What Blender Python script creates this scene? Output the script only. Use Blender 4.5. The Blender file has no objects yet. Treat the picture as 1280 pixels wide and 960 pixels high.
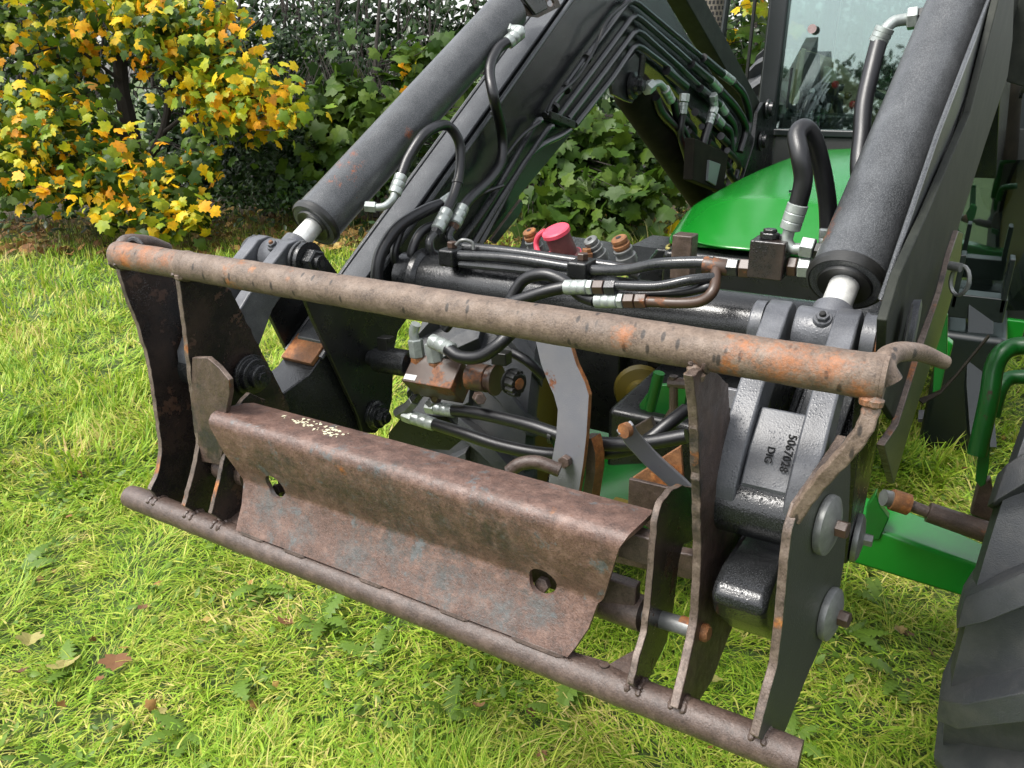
import bpy, bmesh, math, random
import numpy as np
from mathutils import Vector, Matrix
from mathutils.geometry import tessellate_polygon
random.seed(7); rng = np.random.default_rng(11)
SC = bpy.context.scene
COL = SC.collection

# ------------------------------------------------------------------ camera
F = 970.0; H = 1.55
_dn = np.array([.012, .927, .375]); _dn /= np.linalg.norm(_dn)
_X = np.array([.863, .181, -.471]); _X -= _X.dot(_dn) * _dn; _X /= np.linalg.norm(_X)
_Z = -_dn; _Y = np.cross(_Z, _X)
R = np.stack([_X, _Y, _Z]); C = np.array([0, 0, H])
cam = bpy.data.objects.new('camera', bpy.data.cameras.new('camera')); COL.objects.link(cam)
cam.data.sensor_width = 36; cam.data.lens = 36 * F / 1280
cam.data.clip_start = .02; cam.data.clip_end = 2000
_m = Matrix(((R[0][0], -R[0][1], -R[0][2]), (R[1][0], -R[1][1], -R[1][2]), (R[2][0], -R[2][1], -R[2][2])))
cam.matrix_world = Matrix.Translation((0, 0, H)) @ _m.to_4x4()
SC.camera = cam
SC.render.resolution_x = 1024; SC.render.resolution_y = 768

# ------------------------------------------------------------------ light
SUN_EL = math.radians(58); SUN_AZ = math.radians(215)     # azimuth clockwise from +Y
w = bpy.data.worlds.new('World'); SC.world = w; w.use_nodes = True
nt = w.node_tree; bgn = nt.nodes['Background']
sky = nt.nodes.new('ShaderNodeTexSky'); sky.sky_type = 'NISHITA'; sky.sun_disc = False
sky.sun_elevation = SUN_EL; sky.sun_rotation = SUN_AZ; sky.dust_density = 3; sky.air_density = 1.2
hs = nt.nodes.new('ShaderNodeHueSaturation'); hs.inputs['Saturation'].default_value = .22
nt.links.new(sky.outputs[0], hs.inputs['Color']); nt.links.new(hs.outputs[0], bgn.inputs[0])
bgn.inputs[1].default_value = .15
sun = bpy.data.objects.new('sun', bpy.data.lights.new('sun', 'SUN')); COL.objects.link(sun)
sun.data.energy = 1.5; sun.data.angle = math.radians(18); sun.data.color = (1, .96, .9)
sd = Vector((math.sin(SUN_AZ) * math.cos(SUN_EL), math.cos(SUN_AZ) * math.cos(SUN_EL), math.sin(SUN_EL)))
sun.rotation_euler = sd.to_track_quat('Z', 'Y').to_euler()
SC.view_settings.view_transform = 'Standard'; SC.view_settings.look = 'None'
SC.view_settings.exposure = 1.45; SC.view_settings.gamma = 1

# ------------------------------------------------------------------ placing helpers
c0 = -.768                      # the tractor's centre line is x = c0 + .06 y
def ray(px, py): return R @ np.array([(px - 640) / F, (py - 480) / F, 1.])
def at(px, py, x=None, y=None, z=None, d=None, u=None):
    r = ray(px, py)
    if u is not None: t = (c0 + u) / (r[0] - .06 * r[1])
    elif d is not None: t = d
    elif x is not None: t = x / r[0]
    elif y is not None: t = y / r[1]
    else: t = (z - H) / r[2]
    return Vector(C + r * t)
def L(pts, **k):
    out = []
    for p in pts:
        if len(p) == 3:
            kk = {q: v for q, v in k.items()}; key = list(k)[0]; out.append(at(p[0], p[1], **{key: p[2]}))
        else: out.append(at(p[0], p[1], **k))
    return out
def LY(pts, y0, y1):
    n = len(pts) - 1
    return [at(p[0], p[1], y=y0 + (y1 - y0) * i / n) for i, p in enumerate(pts)]
def W(u, y, z): return Vector((c0 + .06 * y + u, y, z))

# ------------------------------------------------------------------ materials
def mat(name):
    m = bpy.data.materials.new(name); m.use_nodes = True
    return m, m.node_tree, m.node_tree.nodes['Principled BSDF']
def N(nt, t, **k):
    n = nt.nodes.new(t)
    for a, b in k.items():
        if a.startswith('i_'): n.inputs[a[2:].replace('_', ' ')].default_value = b
        else: setattr(n, a, b)
    return n
def noise(nt, scale, detail=6, rough=.6, vec=None, dist=0):
    n = N(nt, 'ShaderNodeTexNoise'); n.inputs['Scale'].default_value = scale; n.inputs['Detail'].default_value = detail
    n.inputs['Roughness'].default_value = rough; n.inputs['Distortion'].default_value = dist
    if vec is not None: nt.links.new(vec, n.inputs['Vector'])
    return n.outputs[0]
def ramp(nt, src, stops):
    r = N(nt, 'ShaderNodeValToRGB'); e = r.color_ramp.elements
    while len(e) < len(stops): e.new(.5)
    for i, (p, c) in enumerate(stops):
        e[i].position = p; e[i].color = (*(c if hasattr(c, '__len__') else (c, c, c)), 1)
    nt.links.new(src, r.inputs[0]); return r.outputs[0]
def mix(nt, fac, a, b, mode='MIX'):
    m = N(nt, 'ShaderNodeMix', data_type='RGBA', blend_type=mode)
    for s, v in ((m.inputs[0], fac), (m.inputs[6], a), (m.inputs[7], b)):
        if hasattr(v, 'is_linked'): nt.links.new(v, s)
        elif hasattr(v, '__len__'): s.default_value = (*v, 1)
        else: s.default_value = v
    return m.outputs[2]
def obj_vec(nt): return N(nt, 'ShaderNodeTexCoord').outputs['Object']
def world_vec(nt): return N(nt, 'ShaderNodeNewGeometry').outputs['Position']
def bump(nt, b, h, strength, dist=.001):
    n = N(nt, 'ShaderNodeBump'); n.inputs['Strength'].default_value = strength; n.inputs['Distance'].default_value = dist
    nt.links.new(h, n.inputs['Height']); nt.links.new(n.outputs[0], b.inputs['Normal'])
def mult(nt, a, k):
    m = N(nt, 'ShaderNodeMath', operation='MULTIPLY'); nt.links.new(a, m.inputs[0])
    if hasattr(k, 'is_linked'): nt.links.new(k, m.inputs[1])
    else: m.inputs[1].default_value = k
    return m.outputs[0]
def addm(nt, a, k):
    m = N(nt, 'ShaderNodeMath', operation='ADD'); nt.links.new(a, m.inputs[0])
    if hasattr(k, 'is_linked'): nt.links.new(k, m.inputs[1])
    else: m.inputs[1].default_value = k
    return m.outputs[0]

def rust_mat(name, dark, mid, light, orange=.58, ocol=(.24, .08, .018), rough=.55, grey=None, pits=True, black=None, metal=0., sp=()):
    m, t, b = mat(name); v = world_vec(t)
    base = ramp(t, noise(t, 34, 10, .72, v), [(.28, dark), (.5, mid), (.74, light)])
    fine = noise(t, 420, 4, .6, v)
    base = mix(t, ramp(t, fine, [(.35, .0), (.75, .55)]), base, light)
    base = mix(t, ramp(t, noise(t, 150, 6, .7, v), [(.28, .7), (.45, 0.)]), base, dark)
    if grey: base = mix(t, ramp(t, noise(t, 19, 9, .75, v, .4), [(grey, 0.), (grey + .06, .85)]), base, (.085, .095, .098))
    if black: base = mix(t, ramp(t, noise(t, 9, 8, .7, addv(t, v, 4)), [(black, 0.), (black + .1, .85)]), base, (.010, .010, .009))
    if orange < 1:
        om = ramp(t, noise(t, 11, 9, .68, addv(t, v, 9)), [(orange, 0.), (orange + .07, 1.)])
        oc = ramp(t, noise(t, 90, 6, .7, v), [(.3, (.07, .025, .009)), (.5, ocol), (.7, (.34, .16, .05))])
        base = mix(t, om, base, oc)
    if pits:
        mp = N(t, 'ShaderNodeMapping'); mp.inputs['Scale'].default_value = (1.6, .8, .6); t.links.new(v, mp.inputs[0])
        vo = N(t, 'ShaderNodeTexVoronoi'); vo.inputs['Scale'].default_value = 40; t.links.new(mp.outputs[0], vo.inputs['Vector'])
        base = mix(t, ramp(t, vo.outputs['Distance'], [(.13, .8), (.21, 0.)]), base, (.008, .006, .005))
    for pts, col in sp:
        base = spots(t, v, base, pts, ramp(t, noise(t, 95, 8, .8, v), [(.30, tuple(.35 * q for q in col)), (.50, col), (.62, tuple(.8 * q + .04 for q in col)), (.75, (.17, .145, .10))]), 1.3, .78)
    t.links.new(base, b.inputs['Base Color'])
    t.links.new(ramp(t, noise(t, 40, 6, .7, v), [(.3, rough - .14), (.7, rough + .18)]), b.inputs['Roughness'])
    b.inputs['Metallic'].default_value = metal
    h = addm(t, mult(t, noise(t, 60, 8, .7, v), 1.6), mult(t, fine, .5))
    bump(t, b, h, .55, .0022)
    return m
def addv(t, v, k):
    n = N(t, 'ShaderNodeVectorMath', operation='ADD'); t.links.new(v, n.inputs[0]); n.inputs[1].default_value = (k, k * .7, -k * 1.3)
    return n.outputs[0]
def paint(name, col, rough=.35, speck=0., rust=1., rcol=(.17, .055, .018), dirt=(.10, .10, .095), dirtamt=.25, bumpy=.15, dirtscale=14, sp=(), spec=.5):
    m, t, b = mat(name); b.inputs['Specular IOR Level'].default_value = spec; v = world_vec(t)
    base = mix(t, ramp(t, noise(t, dirtscale, 8, .7, v), [(.42, 0.), (.75, dirtamt)]), col, dirt); drops = None
    if speck:
        vo = N(t, 'ShaderNodeTexVoronoi'); vo.inputs['Scale'].default_value = 520; t.links.new(v, vo.inputs['Vector'])
        base = mix(t, ramp(t, vo.outputs['Distance'], [(.15, speck), (.55, 0.)]), base, (.16, .165, .17))
        v2 = N(t, 'ShaderNodeTexVoronoi'); v2.inputs['Scale'].default_value = 240; t.links.new(v, v2.inputs['Vector'])
        drops = mult(t, ramp(t, v2.outputs['Distance'], [(.05, 1.), (.42, 0.)]), ramp(t, noise(t, 20, 4, .6, v), [(.45, 0.), (.6, 1.)]))
    if rust < 1:
        rm = ramp(t, noise(t, 13, 9, .72, addv(t, v, 3)), [(rust, 0.), (rust + .03, 1.)])
        rc = ramp(t, noise(t, 110, 5, .7, v), [(.35, (.045, .018, .009)), (.6, rcol)])
        base = mix(t, rm, base, rc)
        t.links.new(addm(t, mult(t, rm, .3), rough), b.inputs['Roughness'])
    else:
        t.links.new(ramp(t, noise(t, 25, 6, .7, v), [(.3, max(.05, rough - .08)), (.7, rough + .14)]), b.inputs['Roughness'])
    for pts, col in sp: base = spots(t, v, base, pts, mix(t, ramp(t, noise(t, 120, 5, .7, v), [(.35, 0.), (.6, 1.)]), tuple(.3 * q for q in col), col), .25)
    t.links.new(base, b.inputs['Base Color'])
    h_ = addm(t, mult(t, noise(t, 30, 6, .6, v), 1.), mult(t, noise(t, 480, 2, .5, v), .5))
    bump(t, b, addm(t, h_, mult(t, drops, 1.4)) if drops is not None else h_, bumpy, .002)
    return m
def spots(t, v, base, pts, col, soft=.5, soft_max=.92):
    # stains at fixed places: pts = [(world point, radius)]
    acc = None
    for p, r in pts:
        d_ = N(t, 'ShaderNodeVectorMath', operation='DISTANCE'); t.links.new(v, d_.inputs[0]); d_.inputs[1].default_value = tuple(p)
        k = addm(t, mult(t, d_.outputs['Value'], -1 / r), 1.)
        if acc is None: acc = k
        else:
            m = N(t, 'ShaderNodeMath', operation='MAXIMUM'); t.links.new(acc, m.inputs[0]); t.links.new(k, m.inputs[1]); acc = m.outputs[0]
    nz = addm(t, mult(t, noise(t, 38, 10, .8, v), .55), mult(t, noise(t, 170, 8, .8, v), .45))
    a = addm(t, mult(t, acc, .9), mult(t, addm(t, nz, -.5), 5.0))
    return mix(t, ramp(t, a, [(.25, 0.), (.28 + soft * .55, soft_max)]), base, col)
M = {}
M['rust'] = rust_mat('rusty_tube', (.026, .016, .011), (.090, .061, .043), (.205, .152, .115), .60, sp=[([(Vector((-1.30, .84, 1.262)), .055), (Vector((-1.24, .84, 1.26)), .05), (Vector((-1.19, .84, 1.255)), .03), (Vector((-.145, .835, 1.255)), .05), (Vector((-.10, .835, 1.25)), .035), (Vector((-.07, .83, 1.23)), .03), (Vector((-.335, .83, 1.255)), .022), (Vector((-.19, .835, 1.26)), .03), (Vector((-.02, .85, 1.28)), .02)], (.27, .090, .022))])
M['rustdark'] = rust_mat('brown_rust', (.016, .010, .008), (.048, .031, .024), (.120, .084, .068), .67, rough=.40, pits=False)
M['rustplate'] = rust_mat('rust_plate', (.014, .007, .005), (.070, .036, .026), (.19, .118, .092), .64, rough=.38, grey=.57, black=.585, pits=False, sp=[([(Vector((-.60, .81, .82)), .09), (Vector((-.50, .80, .81)), .08), (Vector((-.98, .815, .84)), .08), (Vector((-.78, .80, .80)), .09), (Vector((-.44, .81, .83)), .06), (Vector((-.70, .815, .84)), .07), (Vector((-.90, .81, .82)), .06)], (.062, .070, .070)), ([(Vector((-.70, .805, .93)), .12), (Vector((-.60, .805, .92)), .10), (Vector((-.80, .81, .93)), .10), (Vector((-.95, .81, .93)), .08), (Vector((-.50, .805, .93)), .10)], (.024, .020, .015))])
M['scrape'] = rust_mat('scraped_edge', (.020, .013, .010), (.075, .052, .040), (.20, .155, .125), .60, rough=.42, black=.55, pits=False, metal=.2)
M['rustorange'] = rust_mat('orange_rust', (.030, .013, .007), (.13, .05, .016), (.26, .12, .045), .5, rough=.7, pits=False)
M['brownplate'] = rust_mat('brown_plate_face', (.014, .009, .007), (.040, .024, .018), (.095, .062, .050), .68, rough=.40, black=.56, pits=False)
M['olive'] = paint('olive_black_paint', (.007, .009, .006), .62, .0, .74, dirt=(.045, .048, .036), dirtamt=.5, spec=.25)
M['ramdark'] = paint('dull_brown_black_ram', (.012, .0105, .0085), .75, .0, .74, dirt=(.03, .026, .018), dirtamt=.5, spec=.06)
M['platedark'] = paint('worn_dark_plate', (.009, .008, .008), .24, .06, .575, rcol=(.07, .038, .026), dirt=(.062, .040, .031), dirtamt=.9, dirtscale=6, bumpy=.25)
M['plategreen'] = paint('worn_plate_grass_tint', (.026, .031, .021), .36, .15, .66, rcol=(.05, .03, .022), dirt=(.032, .034, .020), dirtamt=.5, dirtscale=6)  # green tint of the mirrored grass is put into the base colour
M['black'] = paint('black_paint', (.0075, .008, .0085), .22, .12, .715, dirt=(.030, .031, .032), dirtamt=.35, bumpy=.22)
M['blackclean'] = paint('black_paint_plain', (.0045, .005, .005), .28, .05, 1., dirt=(.018, .018, .017), dirtamt=.3, bumpy=.2)
def on_ram(px, py, u):
    return at(px, py, d=(1.22 + (345 - py) / 345 * .23 - .054) if u > 0 else (1.70 + (284 - py) / 258 * .33 - .054))
M['cyl'] = paint('wet_black_cylinder', (.028, .030, .032), .30, .5, .70, bumpy=.28, dirt=(.09, .094, .098), dirtamt=.5, sp=[
    ([(on_ram(425, 238, -.545), .038), (on_ram(436, 222, -.545), .041), (on_ram(448, 206, -.545), .038), (on_ram(458, 196, -.545), .026), (on_ram(1061, 297, .545), .022), (on_ram(1040, 298, .545), .026), (on_ram(1072, 272, .545), .026), (on_ram(1052, 276, .545), .019), (on_ram(1084, 271, .545), .019), (on_ram(508, 168, -.545), .019)], (.24, .075, .03))])
M['casting'] = paint('grey_casting', (.046, .048, .054), .36, .3, .70, dirt=(.15, .155, .17), dirtamt=.6, bumpy=.20)
M['greyflat'] = paint('grey_flat_bar', (.125, .128, .142), .36, .1, .64, dirt=(.18, .17, .17), dirtamt=.5)
M['pipe'] = paint('black_steel_pipe', (.010, .011, .012), .20, .12, .70, bumpy=.1)
M['green'] = paint('green_paint', (.005, .150, .012), .22, .0, .705, rcol=(.03, .05, .012), dirt=(.014, .17, .02), dirtamt=.35, bumpy=.012)
M['greenold'] = paint('worn_green_paint', (.004, .085, .010), .34, .0, .62, rcol=(.06, .028, .018), dirt=(.012, .06, .016), dirtamt=.5)
M['yellow'] = paint('yellow_paint', (.13, .095, .006), .5, 0, .75, dirt=(.12, .09, .03), dirtamt=.5)
def simple(name, col, rough, metal=0., bs=0, scale=200):
    m, t, b = mat(name); v = world_vec(t)
    c2 = tuple(min(1, k * 1.35) for k in col); c1 = tuple(k * .7 for k in col)
    t.links.new(ramp(t, noise(t, scale * .3, 6, .7, v), [(.3, c1), (.55, col), (.8, c2)]), b.inputs['Base Color'])
    b.inputs['Roughness'].default_value = rough; b.inputs['Metallic'].default_value = metal
    if bs: bump(t, b, noise(t, scale, 5, .6, v), bs, .001)
    return m
M['chrome'] = simple('chrome_rod', (.66, .66, .63), .36, .45, .05)
M['zinc'] = simple('zinc_plated_steel', (.33, .36, .34), .33, .5, .1)
M['zincdull'] = simple('dull_zinc', (.17, .175, .17), .42, .5, .3)
M['brass'] = paint('rusty_brown_nut', (.050, .028, .018), .38, 0, .55, rcol=(.17, .060, .018), dirt=(.025, .02, .017), dirtamt=.6)
M['rubber'] = simple('rubber_hose', (.007, .007, .008), .34, 0., .35, 500)
M['seal'] = simple('black_seal', (.010, .010, .009), .4, 0., .2, 300)
M['tyre'] = paint('tyre_rubber', (.028, .031, .035), .55, .0, 1., dirt=(.085, .082, .077), dirtamt=.6, bumpy=.6, dirtscale=10)
M['pink'] = simple('pink_plastic', (.62, .06, .10), .45, 0., .2)
M['pinkdirty'] = simple('dirty_pink_plastic', (.10, .03, .028), .55, 0., .3)
M['white'] = simple('white_sticker', (.60, .60, .57), .5)
M['palepink'] = simple('pale_pink_sticker', (.40, .28, .28), .6)
M['cream'] = simple('cream_paint_flakes', (.50, .47, .33), .6)
M['darkhole'] = simple('dark_cavity', (.006, .006, .006), .8)
M['cabblack'] = simple('black_cab_frame', (.006, .009, .009), .3, 0, .05)
M['seat'] = simple('dark_seat_cloth', (.02, .021, .022), .8)
M['tan'] = simple('tan_cab_trim', (.34, .28, .16), .6)
M['cabfloor'] = simple('dark_cab_trim', (.016, .018, .016), .6)
M['red'] = simple('red_plastic', (.5, .02, .02), .4)
M['bark'] = simple('bark', (.018, .014, .010), .9, 0, .8, 60)
M['grillecream'] = simple('pale_yellow_grille', (.40, .34, .10), .5)
M['exhaust'] = simple('perforated_steel', (.14, .12, .095), .5, .4, .3)
def glass(name, refl, tint):
    m, t, b = mat(name); t.nodes.remove(b)
    o = t.nodes['Material Output']; tr = N(t, 'ShaderNodeBsdfTransparent'); tr.inputs[0].default_value = (*tint, 1)
    gl = N(t, 'ShaderNodeBsdfGlossy'); gl.inputs['Roughness'].default_value = .02; gl.inputs[0].default_value = (.85, 1, .98, 1)
    mx = N(t, 'ShaderNodeMixShader'); mx.inputs[0].default_value = refl
    t.links.new(tr.outputs[0], mx.inputs[1]); t.links.new(gl.outputs[0], mx.inputs[2]); t.links.new(mx.outputs[0], o.inputs[0])
    return m
M['glass'] = glass('windscreen_glass', .15, (.66, .74, .72))
M['glassside'] = glass('side_glass', .20, (.55, .62, .60))
def leafmat(name, stops, rough=.5, trans=.35, rnd=True, cl=.45):
    m, t, b = mat(name); g = N(t, 'ShaderNodeNewGeometry')
    v = g.outputs['Position']
    r = g.outputs['Random Per Island'] if rnd else N(t, 'ShaderNodeObjectInfo').outputs['Random']
    src = addm(t, mult(t, r, 1 - cl), mult(t, ramp(t, noise(t, 2.2, 3, .6, v), [(.35, 0.), (.65, 1.)]), cl))
    c = ramp(t, src, stops)
    c = mix(t, ramp(t, noise(t, 40, 5, .7, v), [(.4, 0.), (.8, .5)]), c, stops[0][1])
    t.links.new(c, b.inputs['Base Color']); b.inputs['Roughness'].default_value = rough; b.inputs['Specular IOR Level'].default_value = .28
    o = t.nodes['Material Output']; tl = N(t, 'ShaderNodeBsdfTranslucent'); t.links.new(c, tl.inputs[0])
    mx = N(t, 'ShaderNodeMixShader'); mx.inputs[0].default_value = trans
    t.links.new(b.outputs[0], mx.inputs[1]); t.links.new(tl.outputs[0], mx.inputs[2]); t.links.new(mx.outputs[0], o.inputs[0])
    return m
YST = [(.0, (.06, .13, .008)), (.24, (.16, .25, .014)), (.46, (.44, .44, .018)), (.62, (.84, .54, .012)), (.84, (.86, .34, .008)), (1., (.60, .30, .07))]
M['leafy'] = leafmat('yellow_sycamore_leaf', YST, cl=.35)
M['leafy_one'] = leafmat('yellow_sycamore_single_leaf', YST, rnd=False, cl=.35)
GST = [(.0, (.016, .044, .004)), (.5, (.044, .092, .008)), (1., (.11, .165, .016))]
M['leafg'] = leafmat('green_sycamore_leaf', GST)
M['leafg_one'] = leafmat('green_sycamore_single_leaf', GST, rnd=False)
M['leafd'] = leafmat('dark_shrub_leaf', [(.0, (0.007, 0.019, 0.005)), (.6, (0.019, 0.046, 0.009)), (1., (0.043, 0.093, 0.019))], .35, .15)
M['litter'] = leafmat('fallen_leaf', [(.0, (0.074, 0.037, 0.019)), (.4, (0.223, 0.105, 0.037)), (.7, (0.372, 0.223, 0.062)), (1., (0.384, 0.310, 0.087))], .6, .2, cl=.1)
M['litter_one'] = leafmat('single_fallen_leaf', [(.0, (0.099, 0.050, 0.025)), (.3, (0.260, 0.124, 0.056)), (.6, (0.341, 0.223, 0.087)), (1., (0.310, 0.310, 0.099))], .6, .2, rnd=False, cl=.1)
M['weed'] = leafmat('weed_leaf', [(.0, (.06, .125, .012)), (1., (.16, .25, .035))], .45, .3)
def grassmat():
    m, t, b = mat('grass_blades'); g = N(t, 'ShaderNodeNewGeometry'); v = g.outputs['Position']
    r = g.outputs['Random Per Island']
    patch = ramp(t, noise(t, 2.6, 5, .65, v), [(.33, 0.), (.68, 1.)])
    src = addm(t, mult(t, r, .62), mult(t, patch, .38))
    c = ramp(t, src, [(.0, (.050, .130, .008)), (.2, (.150, .280, .016)), (.46, (.275, .420, .032)), (.68, (.42, .46, .070)), (.84, (.56, .48, .17)), (1., (.46, .31, .14))])
    t.links.new(c, b.inputs['Base Color']); b.inputs['Roughness'].default_value = .5; b.inputs['Specular IOR Level'].default_value = .3
    o = t.nodes['Material Output']; tl = N(t, 'ShaderNodeBsdfTranslucent'); t.links.new(c, tl.inputs[0])
    mx = N(t, 'ShaderNodeMixShader'); mx.inputs[0].default_value = .35
    t.links.new(b.outputs[0], mx.inputs[1]); t.links.new(tl.outputs[0], mx.inputs[2]); t.links.new(mx.outputs[0], o.inputs[0])
    return m
M['grass'] = grassmat()
def groundmat():
    m, t, b = mat('soil_and_thatch'); v = world_vec(t)
    near = ramp(t, noise(t, 30, 8, .75, v), [(.3, (.018, .035, .008)), (.5, (.05, .085, .015)), (.72, (.12, .15, .035))])
    t.links.new(near, b.inputs['Base Color']); b.inputs['Roughness'].default_value = .9
    bump(t, b, noise(t, 80, 6, .7, v), .8, .01); return m
M['ground'] = groundmat()

# ------------------------------------------------------------------ geometry helpers
class G:
    def __init__(s): s.v = []; s.f = []; s.m = []; s.sm = []
    def add(s, vs, fs, mi=0, smooth=False):
        o = len(s.v); s.v += [Vector(p) for p in vs]
        for f in fs: s.f.append([i + o for i in f]); s.m.append(mi); s.sm.append(smooth)
        return s
    def tube(s, pts, r, seg=12, mi=0, smooth_path=0, caps=True, sq=None):
        pts = [Vector(p) for p in pts]
        if smooth_path: pts = catmull(pts, smooth_path)
        n = len(pts); rr = r if hasattr(r, '__len__') else [r] * n
        if len(rr) != n: rr = list(np.interp(np.linspace(0, 1, n), np.linspace(0, 1, len(rr)), rr))
        up = None; vs = []
        for i in range(n):
            t = (pts[min(i + 1, n - 1)] - pts[max(i - 1, 0)]).normalized()
            if up is None:
                up = Vector((0, 0, 1)) if abs(t.z) < .9 else Vector((0, 1, 0))
            up = (up - t * up.dot(t)).normalized(); sd_ = t.cross(up)
            for k in range(seg):
                a = 2 * math.pi * k / seg
                vs.append(pts[i] + (sd_ * math.cos(a) + up * math.sin(a)) * rr[i])
        fs = [[i * seg + k, i * seg + (k + 1) % seg, (i + 1) * seg + (k + 1) % seg, (i + 1) * seg + k] for i in range(n - 1) for k in range(seg)]
        s.add(vs, fs, mi, True)
        if caps:
            o = len(s.v) - len(vs)
            s.f += [[o + k for k in range(seg)][::-1], [o + (n - 1) * seg + k for k in range(seg)]]; s.m += [mi, mi]; s.sm += [False, False]
        return s
    def rev(s, p0, ax, prof, seg=24, mi=0, smooth=True, phase=0):
        # prof: list of (t, r) along ax from p0
        p0 = Vector(p0); t = Vector(ax).normalized()
        up = Vector((0, 0, 1)) if abs(t.z) < .9 else Vector((0, 1, 0))
        up = (up - t * up.dot(t)).normalized(); sd_ = t.cross(up); vs = []
        for (h, r) in prof:
            for k in range(seg):
                a = 2 * math.pi * k / seg + phase
                vs.append(p0 + t * h + (sd_ * math.cos(a) + up * math.sin(a)) * max(r, 1e-5))
        n = len(prof)
        fs = [[i * seg + k, i * seg + (k + 1) % seg, (i + 1) * seg + (k + 1) % seg, (i + 1) * seg + k] for i in range(n - 1) for k in range(seg)]
        s.add(vs, fs, mi, smooth)
        o = len(s.v) - len(vs)
        s.f += [[o + k for k in range(seg)][::-1], [o + (n - 1) * seg + k for k in range(seg)]]; s.m += [mi, mi]; s.sm += [False, False]
        return s
    def hexa(s, p0, p1, r, mi=0, seg=6, phase=0):
        d = Vector(p1) - Vector(p0); l = d.length; c = r * .09
        return s.rev(p0, d, [(0, r - c), (c, r), (l - c, r), (l, r - c)], seg, mi, False, phase)
    def box(s, c, ax, h, mi=0):
        c = Vector(c); a = [Vector(q).normalized() * k for q, k in zip(ax, h)]
        vs = [c + a[0] * i + a[1] * j + a[2] * k for i in (-1, 1) for j in (-1, 1) for k in (-1, 1)]
        return s.add(vs, [[0, 1, 3, 2], [4, 6, 7, 5], [0, 4, 5, 1], [2, 3, 7, 6], [0, 2, 6, 4], [1, 5, 7, 3]], mi)
    def slab(s, out, th, mi=0, rim=None, holes=()):
        # out: 3-D outline, th: thickness vector (Vector), centred
        out = [Vector(p) for p in out]; hs_ = [[Vector(p) for p in h] for h in holes]
        th = Vector(th); rim = mi if rim is None else rim; allp = out + [p for h in hs_ for p in h]; n = len(allp)
        tris = tessellate_polygon([out] + hs_) if hs_ else [list(range(n))]
        vs = [p - th / 2 for p in allp] + [p + th / 2 for p in allp]
        s.add(vs, [list(t)[::-1] for t in tris] + [[i + n for i in t] for t in tris], mi)
        loops = [list(range(len(out)))]; k = len(out)
        for h in hs_: loops.append(list(range(k, k + len(h)))); k += len(h)
        fs = [[a, b, b + n, a + n] for lp in loops for a, b in zip(lp, lp[1:] + lp[:1])]
        o = len(s.v) - 2 * n
        for f in fs: s.f.append([i + o for i in f]); s.m.append(rim); s.sm.append(False)
        return s
    def build(s, name, mats, parent=None, bevel=0, auto=35, seg=2, fix=True):
        mats = mats if isinstance(mats, (list, tuple)) else [mats]
        me = bpy.data.meshes.new(name)
        c = Vector((sum(p.x for p in s.v), sum(p.y for p in s.v), sum(p.z for p in s.v))) / max(1, len(s.v))
        me.from_pydata([p - c for p in s.v], [], s.f)
        for m_ in mats: me.materials.append(M[m_] if isinstance(m_, str) else m_)
        me.polygons.foreach_set('material_index', s.m)
        if fix:
            bm = bmesh.new(); bm.from_mesh(me); bmesh.ops.remove_doubles(bm, verts=bm.verts, dist=1e-5)
            bmesh.ops.recalc_face_normals(bm, faces=bm.faces); bm.to_mesh(me); bm.free()
        me.polygons.foreach_set('use_smooth', [True] * len(me.polygons))
        me.set_sharp_from_angle(angle=math.radians(auto))
        o = bpy.data.objects.new(name, me); COL.objects.link(o)
        pw = Vector((0, 0, 0)); q = parent
        while q is not None: pw += q.location; q = q.parent
        o.parent = parent; o.location = c - pw
        if bevel:
            b = o.modifiers.new('bevel', 'BEVEL'); b.width = bevel; b.segments = seg; b.limit_method = 'ANGLE'; b.angle_limit = math.radians(40); b.harden_normals = True
        return o
def catmull(p, k):
    q = [2 * p[0] - p[1]] + p + [2 * p[-1] - p[-2]]; out = []
    for i in range(1, len(q) - 2):
        a, b, c, d = q[i - 1:i + 3]
        for j in range(k):
            t = j / k
            out.append(.5 * ((2 * b) + (c - a) * t + (2 * a - 5 * b + 4 * c - d) * t * t + (3 * b - a - 3 * c + d) * t ** 3))
    return out + [p[-1]]
def thing(name, label, cat, loc, group=None):
    o = bpy.data.objects.new(name, None); COL.objects.link(o); o.location = loc; o.empty_display_size = .1
    o['label'] = label; o['category'] = cat
    if group: o['group'] = group
    return o
def tag(o, label=None, cat=None, group=None, kind=None):
    for k, v in (('label', label), ('category', cat), ('group', group), ('kind', kind)):
        if v: o[k] = v
    return o
def jag(out, step=.009, amp=.0007, seed=1):
    rr = random.Random(seed); res = []; n = len(out)
    for i in range(n):
        a = Vector(out[i]); b = Vector(out[(i + 1) % n]); k = max(1, int((b - a).length / step))
        for j in range(k):
            p = a.lerp(b, j / k); res.append(p + Vector((0, rr.gauss(0, amp), rr.gauss(0, amp))))
    return res
def circ(c, a, b, r, n=24, a0=0, a1=2 * math.pi):
    full = abs(a1 - a0 - 2 * math.pi) < 1e-4; m_ = n if full else n + 1
    return [Vector(c) + Vector(a) * r * math.cos(a0 + (a1 - a0) * i / n) + Vector(b) * r * math.sin(a0 + (a1 - a0) * i / n) for i in range(m_)]
XA = Vector((1, 0, 0)); YA = Vector((0, 1, 0)); ZA = Vector((0, 0, 1))
def plx(pts, x0, x1=None, z0=1.24, z1=.77):      # px outline on the plane whose x goes x0 -> x1 from z0 to z1
    x1 = x0 if x1 is None else x1; k = (x1 - x0) / (z1 - z0); out = []
    for p in pts:
        r = ray(*p); t = (x0 + k * (H - z0)) / (r[0] - k * r[2]); out.append(Vector(C + r * t))
    return out
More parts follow.
